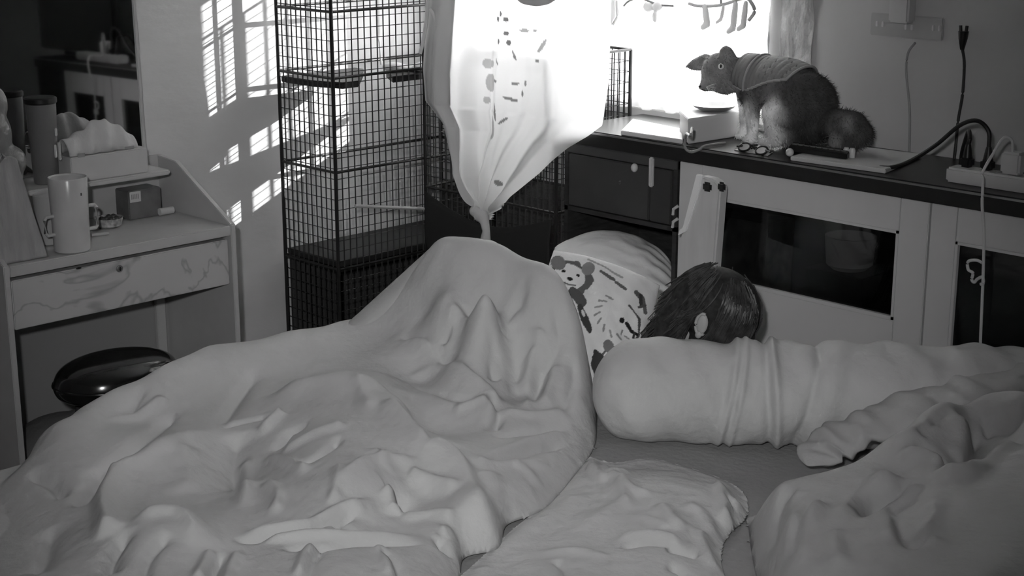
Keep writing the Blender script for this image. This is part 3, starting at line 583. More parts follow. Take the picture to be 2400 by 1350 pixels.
# dark end cabinet beside it
dk = thing('drawer_unit', (-3.25, 3.9, 0), 'dark wooden drawer unit with a white bar handle left of the white cabinet', 'cabinet')
du = MB().box((-3.50, 3.70, 0), (-3.485, 4.08, .978)).box((-3.04, 3.70, 0), (-3.024, 4.08, .978)).box((-3.50, 4.06, 0), (-3.024, 4.08, .978)).box((-3.50, 3.70, .0), (-3.024, 4.08, .30)).box((-3.50, 3.70, .755), (-3.024, 4.08, .77))
du.build('carcass', M_dark, dk)
dr = bx('drawer', (-3.478, 3.695, .775), (-3.135, 3.715, .945), mat('dark_grey_panel', .055, .5, var=.15, vscale=6), dk)
p = PY(1488, 393, 3.69); MB().ball((p[0], 3.688, p[2]), (.011, .012, .014)).build('knob', M_plastic, dr)
nr = bx('side_door', (-3.13, 3.695, .775), (-3.045, 3.715, .945), mat('dark_grey_panel2', .045, .5), dk)
p0, p1 = PY(1530, 368, 3.69), PY(1531, 438, 3.69)
bx('bar_handle', (p0[0] - .008, 3.678, p1[2]), (p0[0] + .008, 3.692, p0[2]), M_plastic, nr, .004)
bx('top_rail', (-3.50, 3.698, .948), (-3.024, 3.715, .978), mat('dark_rail', .07, .5), dk)
# bag and cable in its open niche
p = PY(1470, 580, 3.80); b = blob('travel_bag', [('e', (p[0], 3.86, .42), (.17, .12, .12)), ('e', (p[0] + .06, 3.86, .40), (.12, .12, .11)), ('c', [(p[0] - .10, 3.80, .50), (p[0], 3.79, .57), (p[0] + .10, 3.80, .51)], (.012, .012, .012))], .010, mat('black_bag', .012, .5, bump=.3, bscale=20), None, 3)
tag(b, 'black bag with a carry handle in the open niche of the dark drawer unit', 'bag')
tag(MB().tube(spline([PY(1368, 472, 3.72), PY(1400, 470, 3.72), PY(1440, 458, 3.72), PY(1455, 452, 3.725), PY(1453, 425, 3.69)], 24), .004, 8).build('cable', mat('grey_cable', .12, .5)), 'grey cable drooping across the front of the dark drawer unit', 'cable')

# tall pale box standing in front of the cabinet
a0, a1 = PY(1598, 632, 3.60), PY(1700, 632, 3.60); zt = PY(1675, 418, 3.60)[2]
tb = thing('tall_box', ((a0[0] + a1[0]) / 2, 3.62, ZB), 'tall slim pale box with two dark slots at its top against the white cabinet door', 'box')
bx0, bx1 = a0[0] + .015, a1[0] - .030
MB().prism([(bx0 - .012, ZB + .004), (bx1 - .016, ZB + .004), (bx1 + .012, zt - .02), (bx1 - .015, zt), (bx0 + .055, zt + .004), (bx0 + .005, .80), (bx0 - .012, .79)], 3.585, 3.625, 1, .006).build('case', mat('pale_box', .56, .45, var=.05, vscale=8, stretch=(6, 6, .6)), tb)
MB().prism([(bx0 + .046, zt + .008), (bx0 + .068, zt + .008), (bx0 + .062, zt - .03), (bx0 + .014, .80), (bx0 - .018, .782), (bx0 - .012, .80), (bx0 + .0, .808)], 3.578, 3.588, 1, .002).build('lit_edge', mat('lit_edge_white', .85, .3), tb)  # brighter strip painting the window light on the left edge
for q0, q1 in ((1647, 1668), (1682, 1700)):
    u0, u1 = PY(q0, 430, 3.583), PY(q1, 430, 3.583); b = MB(); b.box((u0[0], 3.578, u0[2] - .022), (u1[0], 3.59, u0[2] + .006), .008); b.build('slot', M_photo, tb)

# black appliance further right on the cabinet (seen in the mirror)
ap = thing('television', (-1.45, 3.92, CTOP), 'black flat screen television standing on the right end of the black cabinet top', 'television')
bx('screen', (-1.80, 3.90, CTOP + .012), (-.90, 3.94, CTOP + .54), M_glossblack, ap, .008)
bx('stand', (-1.60, 3.85, CTOP + .001), (-1.31, 3.99, CTOP + .02), M_plasticd, ap)
bx('neck', (-1.50, 3.925, CTOP + .015), (-1.40, 3.95, CTOP + .08), M_plasticd, ap)

# ---- things lying on the black top
Z0 = CTOP + .001
def flat(px, py, dz=0): return PZ(px, py, Z0 + dz)
def slab(name, quad, t, m, label, cat, z=0, bev=.002, group=None):
    P = [flat(x, y, z)[:2] for x, y in quad]
    return tag(MB().prism(P, Z0 + z, Z0 + z + t, 2, bev).build(name, m), label, cat, group)
slab('notebook', ((1852, 376), (2075, 407), (2160, 370), (1960, 345)), .012, M_card, 'flat pale notebook lying on the black cabinet top behind the cat tail', 'notebook')
rc = thing('remote_control', flat(1905, 362, .014), 'slim black remote control lying on the pale notebook', 'remote control')
q = [flat(x, y, .014)[:2] for x, y in ((1848, 354), (1985, 374), (1995, 364), (1858, 345))]
MB().prism(q, Z0 + .0135, Z0 + .030, 2, .003).build('case', M_plasticd, rc)
bt = MB()
for t in np.linspace(.08, .92, 9):
    c = (np.array(q[0]) * (1 - t) + np.array(q[1]) * t) * .5 + (np.array(q[3]) * (1 - t) + np.array(q[2]) * t) * .5; bt.box((c[0] - .008, c[1] - .006, Z0 + .029), (c[0] + .008, c[1] + .006, Z0 + .0325), .001)
tag(bt.build('buttons', M_grey, rc), kind='stuff')
tag(MB().ball(flat(1851, 357, .0253), .012).build('ping_pong_ball', M_plastic).__class__ and bpy.data.objects['ping_pong_ball'], 'tiny white ball at the left end of the black remote control', 'ball')

for i, (x, y) in enumerate(((1983, 368), (1997, 370))):
    c = flat(x, y, .012); o = MB().lathe((c[0], c[1], Z0 + .0125), ((.008, 0), (.009, .004), (.009, .022), (.006, .028)), 14).build('lip_balm', M_plastic)
    tag(o, ('small white capped tube on the notebook, nearer the cat', 'small white capped tube on the notebook, farther from the cat')[i], 'tube', 'small tubes on the notebook')
gl = thing('eyeglasses', flat(1760, 348), 'folded black-framed eyeglasses on the cabinet top under the cat', 'glasses')
for k, (x, y) in enumerate(((1745, 345), (1785, 353))):
    c = flat(x, y, .014); ang = np.linspace(0, 2 * math.pi, 26); dirx = np.array([1, .05, 0]) ; MB().tube([c + np.array([.019 * math.cos(t), .012 * math.sin(t), .010 * math.sin(t)]) for t in ang], .0032, 6).build('rim', M_plasticd, gl)
    MB().lathe((c[0], c[1], c[2]), ((.0005, 0), (.018, 0), (.018, .001), (.0005, .001)), 24, Matrix.Rotation(.69, 4, 'X') @ Matrix.Diagonal((1, .8, 1, 1))).build('lens', mat('pale_lens', .5, .15), gl)
c = flat(1765, 349, .018); MB().tube([c + np.array([-.006, 0, 0]), c + np.array([0, 0, .005]), c + np.array([.006, 0, 0])], .0026, 6).build('bridge', M_plasticd, gl)
for x, y, x2, y2 in ((1728, 343, 1800, 338), (1806, 356, 1742, 335)):
    MB().tube([flat(x, y, .02), flat((x + x2) / 2, (y + y2) / 2, .008), flat(x2, y2, .005)], .003, 6).build('temple', M_plasticd, gl)
slab('leaflet', ((1720, 352), (1800, 366), (1812, 358), (1740, 346)), .002, M_card, 'small pale leaflet under the black eyeglasses', 'leaflet')

# pale carton with a shallow dish on it, a pale board, a cord
ct = thing('carton_box', flat(1680, 325), 'pale cardboard carton on the cabinet top beside the cat front legs', 'box')
q = [flat(x, y)[:2] for x, y in ((1612, 338), (1742, 318), (1742, 300), (1592, 318))]
ztop = Z0 + .078
MB().prism(q, Z0, ztop - .006, 2, .003).build('carton_body', mat('pale_carton', .62, .6), ct)
MB().prism([tuple(np.array(q).mean(0) + (np.array(p_) - np.array(q).mean(0)) * 1.02) for p_ in q], ztop - .012, ztop, 2, .002).build('lid', mat('pale_carton_lid', .66, .6), ct)
c = np.array(q).mean(0)
ds = MB().lathe((c[0] - .01, c[1] + .01, ztop + .002), ((.045, 0), (.062, .008), (.070, .016), (.066, .016), (.05, .006), (.001, .004)), 32, cap=False)
tag(ds.build('shallow_dish', mat('grey_dish', .2, .4)), 'shallow grey dish resting on the pale carton beside the cat', 'dish')
slab('white_board', ((1455, 316), (1600, 338), (1600, 312), (1482, 288)), .014, mat('white_board', .62, .5), 'flat white board lying on the left end of the black cabinet top', 'board')
cpts = [flat(1622, 300, .085), flat(1618, 318, .07), PY(1608, 330, CF_Y - .02) + np.array([0, 0, .02]), PY(1606, 346, CF_Y - .022), PY(1620, 356, CF_Y - .022), PY(1640, 350, CF_Y - .018), flat(1652, 342, .006), flat(1700, 335, .006)]
tag(MB().tube(spline(cpts, 50), .0042, 8).build('cord_loop', mat('grey_cord', .22, .5)), 'thin grey cord looping over the front edge of the cabinet beside the pale carton', 'cord')

# power strip with plugs, charger and cables
s0, s1 = flat(2210, 425), flat(2470, 468); st_ = thing('power_strip', s0, 'long white power strip with black plugs at the right end of the cabinet top', 'power strip')
dx = np.array([1.0, .02, 0]); L = .46
sx0, sy0 = s0[0] + .005, s0[1] + .03
MB().box((sx0, sy0 - .03, Z0), (sx0 + L, sy0 + .03, Z0 + .040), .006).build('strip_body', M_plastic, st_)
for k, xx in enumerate((sx0 + .045, sx0 + .105, sx0 + .155, sx0 + .235, sx0 + .31)):
    MB().box((xx - .018, sy0 - .016, Z0 + .0395), (xx + .018, sy0 + .016, Z0 + .0415), .002).build('socket', M_card, st_)
def plug(xx, label, cable, name='power_plug'):
    t = thing(name, (xx, sy0, Z0 + .04), label, 'plug', 'plugs in the white power strip')
    MB().box((xx - .016, sy0 - .016, Z0 + .042), (xx + .016, sy0 + .016, Z0 + .07), .006).lathe((xx, sy0, Z0 + .068), ((.013, 0), (.010, .02), (.007, .035)), 16).build('plug_body', M_plasticd, t)
    MB().tube(spline([(xx, sy0, Z0 + .10)] + cable, 46), .0058, 8).build('plug_cord', M_plasticd, t); return t
plug(sx0 + .045, 'black plug at the left end of the white power strip', [(sx0 + .045, sy0 + .005, Z0 + .12), (sx0 + .02, sy0 + .04, Z0 + .13), (sx0 - .01, sy0 + .07, Z0 + .07), (sx0 - .03, sy0 + .10, Z0 + .01)])
plug(sx0 + .105, 'black plug with a thick cord arching left over the notebook, beside the white cable', [(sx0 + .10, sy0, Z0 + .145), (sx0 + .065, sy0, Z0 + .168), (sx0 + .015, sy0 + .002, Z0 + .15), (sx0 - .05, sy0 - .0, Z0 + .09), (sx0 - .13, sy0 + .01, Z0 + .035), (sx0 - .18, sy0 + .0, Z0 + .012), (sx0 - .215, sy0 - .01, Z0 + .007)])
ch = thing('charger', (sx0 + .17, sy0, Z0 + .041), 'white cube charger with a cable on the right of the two black plugs', 'charger')
bx('charger_cube', (sx0 + .150, sy0 - .02, Z0 + .042), (sx0 + .205, sy0 + .022, Z0 + .10), M_plastic, ch, .006)
wc = spline([(sx0 + .175, sy0 - .005, Z0 + .10), (sx0 + .172, sy0 - .008, Z0 + .130), (sx0 + .155, sy0 - .02, Z0 + .135), (sx0 + .135, sy0 - .035, Z0 + .09), (sx0 + .118, sy0 - .05, Z0 + .04), PY(2304, 420, CF_Y - .025), PY(2302, 480, CF_Y - .03), PY(2306, 540, CF_Y - .012), PY(2305, 620, CF_Y - .010), PY(2302, 700, CF_Y - .012), PY(2298, 800, CF_Y - .012), PY(2296, 900, CF_Y - .012)], 110)
MB().tube(wc, .0040, 8).build('charger_cable', M_cable, ch)
hk = MB(); c = PY(2290, 640, CF_Y - .014)
hk.tube(spline([c + np.array(v) for v in ((.012, 0, .03), (-.005, 0, .034), (-.028, 0, .026), (-.026, 0, .005), (-.012, 0, -.002), (-.014, 0, -.02), (-.006, 0, -.026), (.002, 0, -.016), (.016, 0, -.008), (.020, 0, -.024), (.012, 0, -.028))], 60), .0042, 8)
tag(hk.build('cable_clip', M_cable), 'curled white cable clip hanging in front of the right glass door', 'clip')

# things on the right wall: socket plate with adapter, plug cords
so = thing('wall_socket', PY(2120, 62, WY), 'wide pale wall socket plate high on the right wall', 'socket')
p0, p1 = PY(2042, 78, WY), PY(2215, 40, WY)
bx('plate', (p0[0], WY - .008, p0[2] - .004), (p1[0], WY, p0[2] + .062), mat('wall_plate', .42, .5), so)
for k, (x, y) in enumerate(((2062, 56), (2130, 64), (2194, 66))):
    c = PY(x, y, WY - .009); b = MB()
    for d in (-.010, .010): b.box((c[0] + d - .004, WY - .011, c[2] - .008), (c[0] + d + .004, WY - .006, c[2] + .008), .0015)
    b.build('outlet', mat('outlet_white', .62, .4), so)
c = PY(2117, 22, WY - .03); ad = thing('adapter', c, 'white adapter block plugged into the wall socket plate', 'adapter')
bx('adapter_body', (c[0] - .035, WY - .055, c[2] - .038), (c[0] + .032, WY - .012, c[2] + .045), M_plastic, ad, .006)
MB().box((c[0] - .015, WY - .05, c[2] + .044), (c[0] + .012, WY - .02, c[2] + .056), .003).build('connector', M_plasticd, ad)
tag(MB().tube(spline([PY(2145, 100, WY - .01), PY(2128, 125, WY - .006), PY(2124, 170, WY - .006), PY(2132, 260, WY - .006), PY(2131, 365, WY - .006)], 40), .0035, 6).build('wall_cable', mat('painted_cable', .30, .6)), 'thin painted cable running down the right wall below the adapter', 'cable')
c = PY(2258, 75, WY - .02); wp = thing('hanging_plug', c, 'black two-prong plug hanging on the right wall with its cord running down', 'plug')
b = MB()
for sx in (-1, 1): b.tube([c + np.array([sx * .010, 0, .018]), c + np.array([sx * .008, 0, -.004])], .0048, 8)
b.tube([c + np.array([0, 0, .002]), c + np.array([0, 0, -.018]), c + np.array([0, 0, -.05])], .01, 12, rad=[.015, .013, .006]); b.build('plug_body', M_plasticd, wp)
MB().tube(spline([c + np.array([0, 0, -.045]), PY(2260, 150, WY - .012), PY(2256, 220, WY - .010), PY(2246, 280, WY - .010), PY(2241, 330, WY - .012), PY(2236, 375, WY - .02)], 50), .0045, 8).build('plug_cord', mat('dark_cord', .03, .5), wp)

# crinkled film taped beside the window
a, b_ = PY(1836, 215, WY - .004), PY(1915, -60, WY - .004)
n = 60; gu, gv = np.meshgrid(np.linspace(a[0] - .06, b_[0], n), np.linspace(a[2] - .03, 1.56, n), indexing='ij')
o = gridmesh('plastic_film', np.stack([gu, WY - .014 + .009 * wobble(gu, gv * .6, 40, 5), gv], -1), M_film, None, solid=.002)
tag(o, 'crinkled translucent plastic film taped to the wall right of the window', 'film')

# ================================================================== THE CAGES
def rod(mb, a, b, r=.0042, n=6): mb.tube([a, b], r, n)
def cage(name, x0, x1, y0, y1, z0, z1, tiers, label, pitch=.027, faces=('x1', 'y0', 'y1')):
    t = thing(name, ((x0 + x1) / 2, (y0 + y1) / 2, z0), label, 'cage')
    for x, y in ((x0, y0), (x1, y0), (x1, y1), (x0, y1)): MB().tube([(x, y, z0), (x, y, z1)], .0065, 8).build('post', M_wire, t)
    for z in tiers:
        for a, b in (((x0, y0), (x1, y0)), ((x1, y0), (x1, y1)), ((x1, y1), (x0, y1)), ((x0, y1), (x0, y0))):
            MB().tube([(*a, z), (*b, z)], .0050, 8).build('rail', M_wire, t)
    for fc in faces:
        p = MB()
        if fc[0] == 'x':
            X = x0 if fc == 'x0' else x1; k = max(2, int((y1 - y0) / pitch))
            for i in range(1, k): rod(p, (X, y0 + (y1 - y0) * i / k, z0), (X, y0 + (y1 - y0) * i / k, z1), .0030, 4)
            for z in np.arange(z0 + .03, z1, .036): rod(p, (X, y0, z), (X, y1, z), .0014, 4)
        else:
            Y = y0 if fc == 'y0' else y1; k = max(2, int((x1 - x0) / pitch))
            for i in range(1, k): rod(p, (x0 + (x1 - x0) * i / k, Y, z0), (x0 + (x1 - x0) * i / k, Y, z1), .0030, 4)
            for z in np.arange(z0 + .03, z1, .036): rod(p, (x0, Y, z), (x1, Y, z), .0014, 4)
        tag(p.build('wire_panel', M_wire, t), kind='stuff')
    return t
c1 = cage('wire_cage', -4.48, -4.178, 3.285, 4.04, .03, 1.75, (.03, .50, .84, 1.16, 1.38, 1.75), 'tall black wire pet cage in the corner between the dresser wall and the window')
for z in (.505, 1.135):
    MB().box((-4.475, 3.29, z), (-4.183, 4.035, z + .022), .004).build('shelf_tray', M_tray, c1) if z < 1 else None
# the upper shelf has its front corner pulled away, so it shows as two dark triangles
MB().prism([(-4.475, 3.29), (-4.30, 3.29), (-4.183, 3.33), (-4.183, 3.40), (-4.42, 3.62), (-4.475, 3.62)], 1.12, 1.142, 2, .003).build('shelf_tray', M_tray, c1)
MB().prism([(-4.30, 3.62), (-4.183, 3.55), (-4.183, 4.03), (-4.40, 4.03)], 1.12, 1.142, 2, .003).build('shelf_tray', M_tray, c1)
MB().box((-4.47, 3.30, .05), (-4.19, 4.03, .09), .004).build('base_tray', M_tray, c1)
# dark panels added round the lowest tier, painting its shade and dark contents
MB().box((-4.472, 3.30, .09), (-4.466, 4.03, .50), .001).box((-4.47, 4.025, .09), (-4.19, 4.031, .66), .001).build('shade_panel', M_shadepanel, c1)
MB().tube([(-4.17, 3.36, .715), (-4.17, 3.69, .655)], .006, 8).build('light_rod', mat('pale_rod', .4, .4), c1)
c2 = cage('wire_pen', -4.165, -3.52, 3.68, 4.04, .03, 1.25, (.03, .40, .74, 1.25), 'black wire pen under the hanging cloth, right of the tall cage', faces=('x1', 'y0', 'y1'))
MB().box((-4.155, 4.02, .05), (-3.53, 4.028, .74), .001).box((-4.16, 3.69, .04), (-3.525, 4.03, .07), .001).build('shade_panel', M_shadepanel, c2)  # dark panels added in the pen too, standing in for shade
# dark hammock cloth slung across the pen
n = 40; gu, gv = np.meshgrid(np.linspace(0, 1, n), np.linspace(0, 1, 12), indexing='ij')
zz = .70 - .07 * np.sin(gu * math.pi) - .22 * gv + .01 * np.sin(gu * 20) * gv
gridmesh('hammock', np.stack([-4.15 + .62 * gu, 3.672 - .012 * np.sin(gv * 3.1), zz + .02], -1), mat('dark_hammock', .022, .9), c2, solid=.004)
# litter of pale things in the cages
o = blob('cloth_pad', [('e', (-4.30, 3.66, 1.155), (.05, .04, .018)), ('e', (-4.21, 3.74, 1.16), (.035, .07, .02)), ('e', (-4.27, 3.70, 1.15), (.04, .05, .012))], .006, mat('white_pad', .62, .9), None, 4)
tag(o, 'small white cloth pad lying on the upper shelf of the tall cage', 'cloth')
o = MB().tube(spline([(-4.33, 3.62, 1.74), (-4.33, 3.62, 1.50), (-4.335, 3.62, 1.30), (-4.33, 3.625, 1.165)], 30), .010, 8, flat=.4).build('strap', mat('white_strap', .6, .7)); tag(o, 'white strap hanging down inside the tall cage to the upper shelf', 'strap')
for i, (pa, nm) in enumerate((([(1003, -40), (1000, 40), (992, 95), (985, 125)], 'left'), ([(1008, 22), (1020, 45), (1024, 90), (1032, 120), (1040, 150), (1042, 172)], 'middle'), ([(1062, -10), (1062, 25), (1045, 40), (1036, 70), (1032, 112)], 'right'))):
    o = MB().tube(spline([PY(x, y, 3.655) for x, y in pa], 30), .0065, 8).build('cord', mat('white_cord', .75, .6))
    tag(o, {'left': 'straight white cord hanging nearest the tall cage post', 'middle': 'curved white cord hanging between two other white cords by the curtain edge', 'right': 'kinked white cord hanging closest to the grey curtain edge'}[nm], 'cord', 'white cords hanging beside the curtain')

# ================================================================== THE CLOTHS AT THE WINDOW
# sheer curtain added just inside the glass to diffuse the sun
n = 90; gu, gv = np.meshgrid(np.linspace(-4.20, -2.94, n), np.linspace(1.045, 2.02, 20), indexing='ij')
o = gridmesh('sun_diffusing_curtain', np.stack([gu, 4.085 + .012 * np.sin(gu * 60), gv], -1), translucent('sheer', .85, .75))
tag(o, 'thin sheer white curtain added across the window behind the cat to diffuse the sun', 'curtain')
# big printed cloth gathered to a knot at the bottom
KX, KZ = -3.83, .69
TOPZ = 1.95
nu, nv = 330, 280
CL = np.zeros((nu, nv, 3)); tone = np.zeros((nu, nv))
Lp = [(TOPZ, -4.10), (1.45, -4.12), (1.28, -4.145), (1.16, -4.16), (1.05, -4.15), (.98, -4.06), (.90, -4.03), (.82, -3.99), (.76, -3.93), (.70, -3.86), (KZ - .02, -3.845)]
Rp = [(TOPZ, -3.25), (1.2, -3.27), (1.06, -3.30), (1.02, -3.36), (.97, -3.45), (.92, -3.52), (.87, -3.58), (.82, -3.65), (.77, -3.72), (.72, -3.78), (KZ, -3.81), (KZ - .02, -3.815)]
lz, lx = zip(*Lp[::-1]); rz, rx = zip(*Rp[::-1])
for j in range(nv):
    v = j / (nv - 1); z = TOPZ + (KZ - .015 - TOPZ) * v
    xl, xr = np.interp(z, lz, lx), np.interp(z, rz, rx)
    for i in range(nu):
        u = i / (nu - 1); x = xl + (xr - xl) * u; w = xr - xl
        k = min(1, w / .6)
        y = 3.645 + .006 * math.sin(u * 75 + 3 * v) * (1 - u) + .016 * math.sin(u * 34 + 1.5 * v) * (1 - u) ** 1.5 * 1.6 + .008 * math.sin(u * 21 - 2 * v + 1) * (1 if u > .4 else .5)
        ang = math.atan2(z - KZ, x - KX); dist = math.hypot(z - KZ, x - KX)
        y += .020 * math.sin(ang * 15) * math.exp(-(dist - .05) / .14) * min(1, dist / .06)
        y += -.05 * math.exp(-((u - .24) / .05) ** 2) * min(1, v * 3) * k * .7 + .15 * max(0, u - .5) * max(0, 1.2 - z) * .5
        CL[i, j] = (x, y, z - .0)
UX = CL[..., 0]; UZ = CL[..., 2]
tone[:] = .78
def pdisc(px, py, rx, rz, v, a=0.0):
    c = PY(px, py, 3.64); dx, dz = UX - c[0], UZ - c[2]; ca, sa = math.cos(a), math.sin(a)
    q = ((dx * ca + dz * sa) / rx) ** 2 + ((-dx * sa + dz * ca) / rz) ** 2; tone[q < 1] = v
for x, y in ((1158, 46), (1190, 45), (1176, 32), (1190, 78), (1170, 97), (1195, 100)): pdisc(x, y, .011, .009, .10)
for x, y, r1, r2, a in ((1225, 72, .018, .006, 0), (1250, 72, .010, .005, 0), (1266, 108, .008, .03, -.7), (1206, 196, .014, .005, .1), (1228, 196, .006, .009, 0), (1196, 232, .032, .005, -.1), (1162, 145, .02, .005, -.3), (1206, 130, .004, .018, .4), (1180, 283, .03, .005, .5), (1160, 262, .006, .03, .2), (1158, 190, .02, .004, 0), (1162, 430, .008, .012, 0), (1255, 143, .008, .005, 0), (1220, 220, .005, .01, 0)): pdisc(x, y, r1, r2, .22, a)
for x, y, r1, r2 in ((1135, 150, .022, .016), (1140, 195, .02, .03), (1132, 235, .014, .012), (1150, 300, .018, .04)): pdisc(x, y, r1, r2, .42)
cl = gridmesh('hanging_cloth', CL, translucent('cloth_translucent', .78, .45, attr='tone')); set_tone(cl, tone.ravel())
tag(cl, 'white cloth with small dark prints hung before the window, knotted at its bottom', 'cloth')
L2 = CL[:72:3, ::4].copy(); L2[..., 1] += .022  # second layer added behind the left strip to cut the light through it
gridmesh('dimming_layer', L2, translucent('cloth_dimming', .5, .05), cl)
kn = blob('knot', [('e', (KX - .005, 3.64, KZ), (.032, .024, .024)), ('e', (KX - .03, 3.635, KZ + .012), (.024, .018, .020)), ('c', [(KX + .01, 3.64, KZ - .01), (KX + .02, 3.64, KZ - .05), (KX + .01, 3.645, KZ - .09)], (.018, .014, .020))], .005, mat('knot_cotton', .6, .8), cl, 3)
# grey scalloped pelmet cloth at the top edge of the view
n = 60; gu, gv = np.meshgrid(np.linspace(0, 1, n), np.linspace(0, 1, 14), indexing='ij')
a, b_ = PY(1165, -10, 3.60), PY(1345, -10, 3.60)
dep = .075 * np.sin(gu * math.pi) ** .8
o = gridmesh('valance', np.stack([a[0] + (b_[0] - a[0]) * gu, 3.60 - .02 * np.sin(gv * 3) + .004 * np.sin(gu * 30), 1.475 + .10 - (.10 + dep - .02) * gv], -1), mat('grey_valance', .75, .9), None, solid=.004)
tag(o, 'grey scalloped valance swag at the top of the bright window', 'valance')
# washing on a clip hanger in the window
hg = thing('clip_hanger', PY(1690, 0, 3.98), 'grey plastic clip hanger for drying hung in the window', 'hanger')
h0, h1 = PY(1615, 8, 3.98), PY(1745, -4, 3.98)
MB().tube(spline([h0, PY(1640, 14, 3.98), PY(1690, 12, 3.98), h1, PY(1762, 8, 3.98), PY(1768, 28, 3.98), PY(1755, 48, 3.98)], 40), .006, 8).build('rail', mat('grey_hanger', .4, .5), hg)
MB().tube([PY(1690, 12, 3.98), PY(1690, -60, 3.98), PY(1690, -200, 3.98)], .004, 6).build('hook_wire', M_grey, hg)
for i, (px, top, bot, w_, lab) in enumerate(((1652, 16, 56, .014, 'short grey sock pegged at the left end of the clip hanger'), (1696, 14, 45, .008, 'small narrow strip pegged in the middle of the clip hanger'), (1724, 10, 66, .013, 'long grey sock pegged right of the middle of the clip hanger'), (1748, 8, 60, .012, 'long grey sock pegged at the right end of the clip hanger'))):
    t0, t1 = PY(px, top, 3.975), PY(px + (6 if i == 0 else -6), bot, 3.975)
    o = blob('sock', [('c', [t0, (t0 + t1) / 2, t1], (w_ * .8, w_, w_ * .9)), ('c', [t1, t1 + np.array([-.018, 0, -.012])], (w_ * .9, w_ * .7))], .004, mat('grey_sock', .65, .9), None, 3)
    for v in o.data.vertices: v.co.y = 3.975 + (v.co.y - 3.975) * .5
    tag(o, lab, 'sock', 'washing on the clip hanger')
hg2 = thing('hanging_toy', PY(1440, 30, 4.0), 'small grey diamond-shaped cloth toy hanging at the top of the bright window', 'toy')
c = PY(1440, 30, 4.0); MB().prism([(c[0] - .026, c[2] + .006), (c[0] - .002, c[2] - .05), (c[0] + .026, c[2] - .012), (c[0] + .02, c[2] + .05), (c[0] - .012, c[2] + .05)], 3.985, 4.01, 1, .008).build('toy_body', mat('grey_toy', .6, .9), hg2)
MB().tube([c + np.array([0, 0, .045]), c + np.array([0, 0, .3])], .003, 6).build('string', M_grey, hg2)
wb = thing('wire_hanger', PY(1520, 10, 4.0), 'bent grey wire hanger with a clump of cloth in the bright window', 'hanger')
MB().tube(spline([PY(1462, 14, 4.0), PY(1475, 2, 4.0), PY(1500, -4, 4.0), PY(1530, 6, 4.0), PY(1550, 12, 4.0), PY(1580, 14, 4.0)], 30), .004, 6).build('wire', M_grey, wb)
cq = PY(1520, 16, 4.0); o = blob('cloth_clump', [('e', cq, (.022, .014, .018)), ('e', cq + np.array([.04, 0, .004]), (.022, .012, .016)), ('e', cq + np.array([.03, 0, -.03]), (.012, .01, .02))], .004, mat('grey_clump', .55, .9), wb, 3)

# ================================================================== THE CAT
CY = 3.90
def cp(px, py, dy=0.0):
    p = PY(px, py, CY + dy); return np.array(p)
cat = thing('cat', (cp(1850, 335)[0], CY, CTOP), 'grey tabby cat in a cloth vest crouching on the black cabinet top looking down', 'cat')
tors = [cp(1745, 172), cp(1790, 188), cp(1840, 210), cp(1885, 245)]; trad = [.052, .064, .084, .100]
fur = [('c', tors, trad), ('e', cp(1868, 282), (.085, .075, .085)), ('e', cp(1905, 280), (.06, .07, .075)), ('e', cp(1760, 208, -.01), (.045, .045, .055)),
       ('c', [cp(1748, 172), cp(1700, 168, -.02)], (.050, .045)),
       ('e', cp(1688, 170, -.03), (.062, .056, .062)), ('e', cp(1700, 195, -.045), (.045, .045, .035)), ('e', cp(1663, 194, -.05), (.028, .032, .025)), ('e', cp(1650, 204, -.065), (.017, .019, .012)), ('e', cp(1692, 196, -.045), (.040, .04, .030)),
       ('c', [cp(1758, 218, -.045), cp(1764, 262, -.045), cp(1764, 318, -.05)], (.030, .024, .017)), ('c', [cp(1745, 214, .02), cp(1748, 260, .02), cp(1746, 308, .02)], (.028, .022, .016)),
       ('e', cp(1758, 327, -.055), (.027, .026, .014)), ('e', cp(1740, 318, .015), (.026, .026, .013)),
       ('c', [cp(1850, 262, -.06), cp(1812, 262, -.075), cp(1812, 305, -.07)], (.050, .036, .026)), ('e', cp(1800, 334, -.075), (.042, .024, .015)), ('c', [cp(1812, 305, -.07), cp(1822, 328, -.07)], (.026, .022)),
       ('c', [cp(1925, 290), cp(1965, 288, -.02), cp(2000, 292, -.03), cp(2016, 312, -.03), cp(1998, 330, -.035), cp(1955, 332, -.04)], (.045, .042, .040, .038, .030, .020))]
def ear_cone(b, tip, thick): return ('c', [np.array(b), np.array(b) * .5 + np.array(tip) * .5, np.array(tip)], (thick, thick * .74, .006))
fur += [ear_cone(cp(1654, 146, -.02), cp(1610, 156, -.02), .027), ear_cone(cp(1704, 140, -.045), cp(1700, 110, -.05), .031)]
cb = blob('fur_body', fur, .0055, M_fur, cat, 4)
V = verts_of(cb.data)
TON = [(cp(1683, 165, -.08), .06, .17), (cp(1652, 207, -.1), .022, .26), (cp(1650, 148), .03, .12), (cp(1712, 118), .03, .20), (cp(1790, 160, -.05), .07, .14), (cp(1750, 205, -.05), .035, .06), (cp(1728, 205, -.05), .02, .22), (cp(1766, 250, -.06), .018, .10), (cp(1752, 260, -.08), .02, .60), (cp(1742, 270, .02), .03, .75), (cp(1756, 320, -.06), .03, .6), (cp(1812, 270, -.11), .035, .7), (cp(1806, 310, -.1), .04, .6), (cp(1800, 335, -.1), .03, .5), (cp(1870, 250, -.08), .06, .045), (cp(1900, 300, -.05), .06, .03), (cp(1940, 250), .06, .05), (cp(1855, 320, -.1), .05, .035), (cp(1960, 300, -.06), .03, .07), (cp(1950, 325, -.06), .025, .20), (cp(1985, 300, -.07), .02, .18), (cp(2018, 305, -.06), .03, .045), (cp(2000, 335, -.06), .03, .05)]
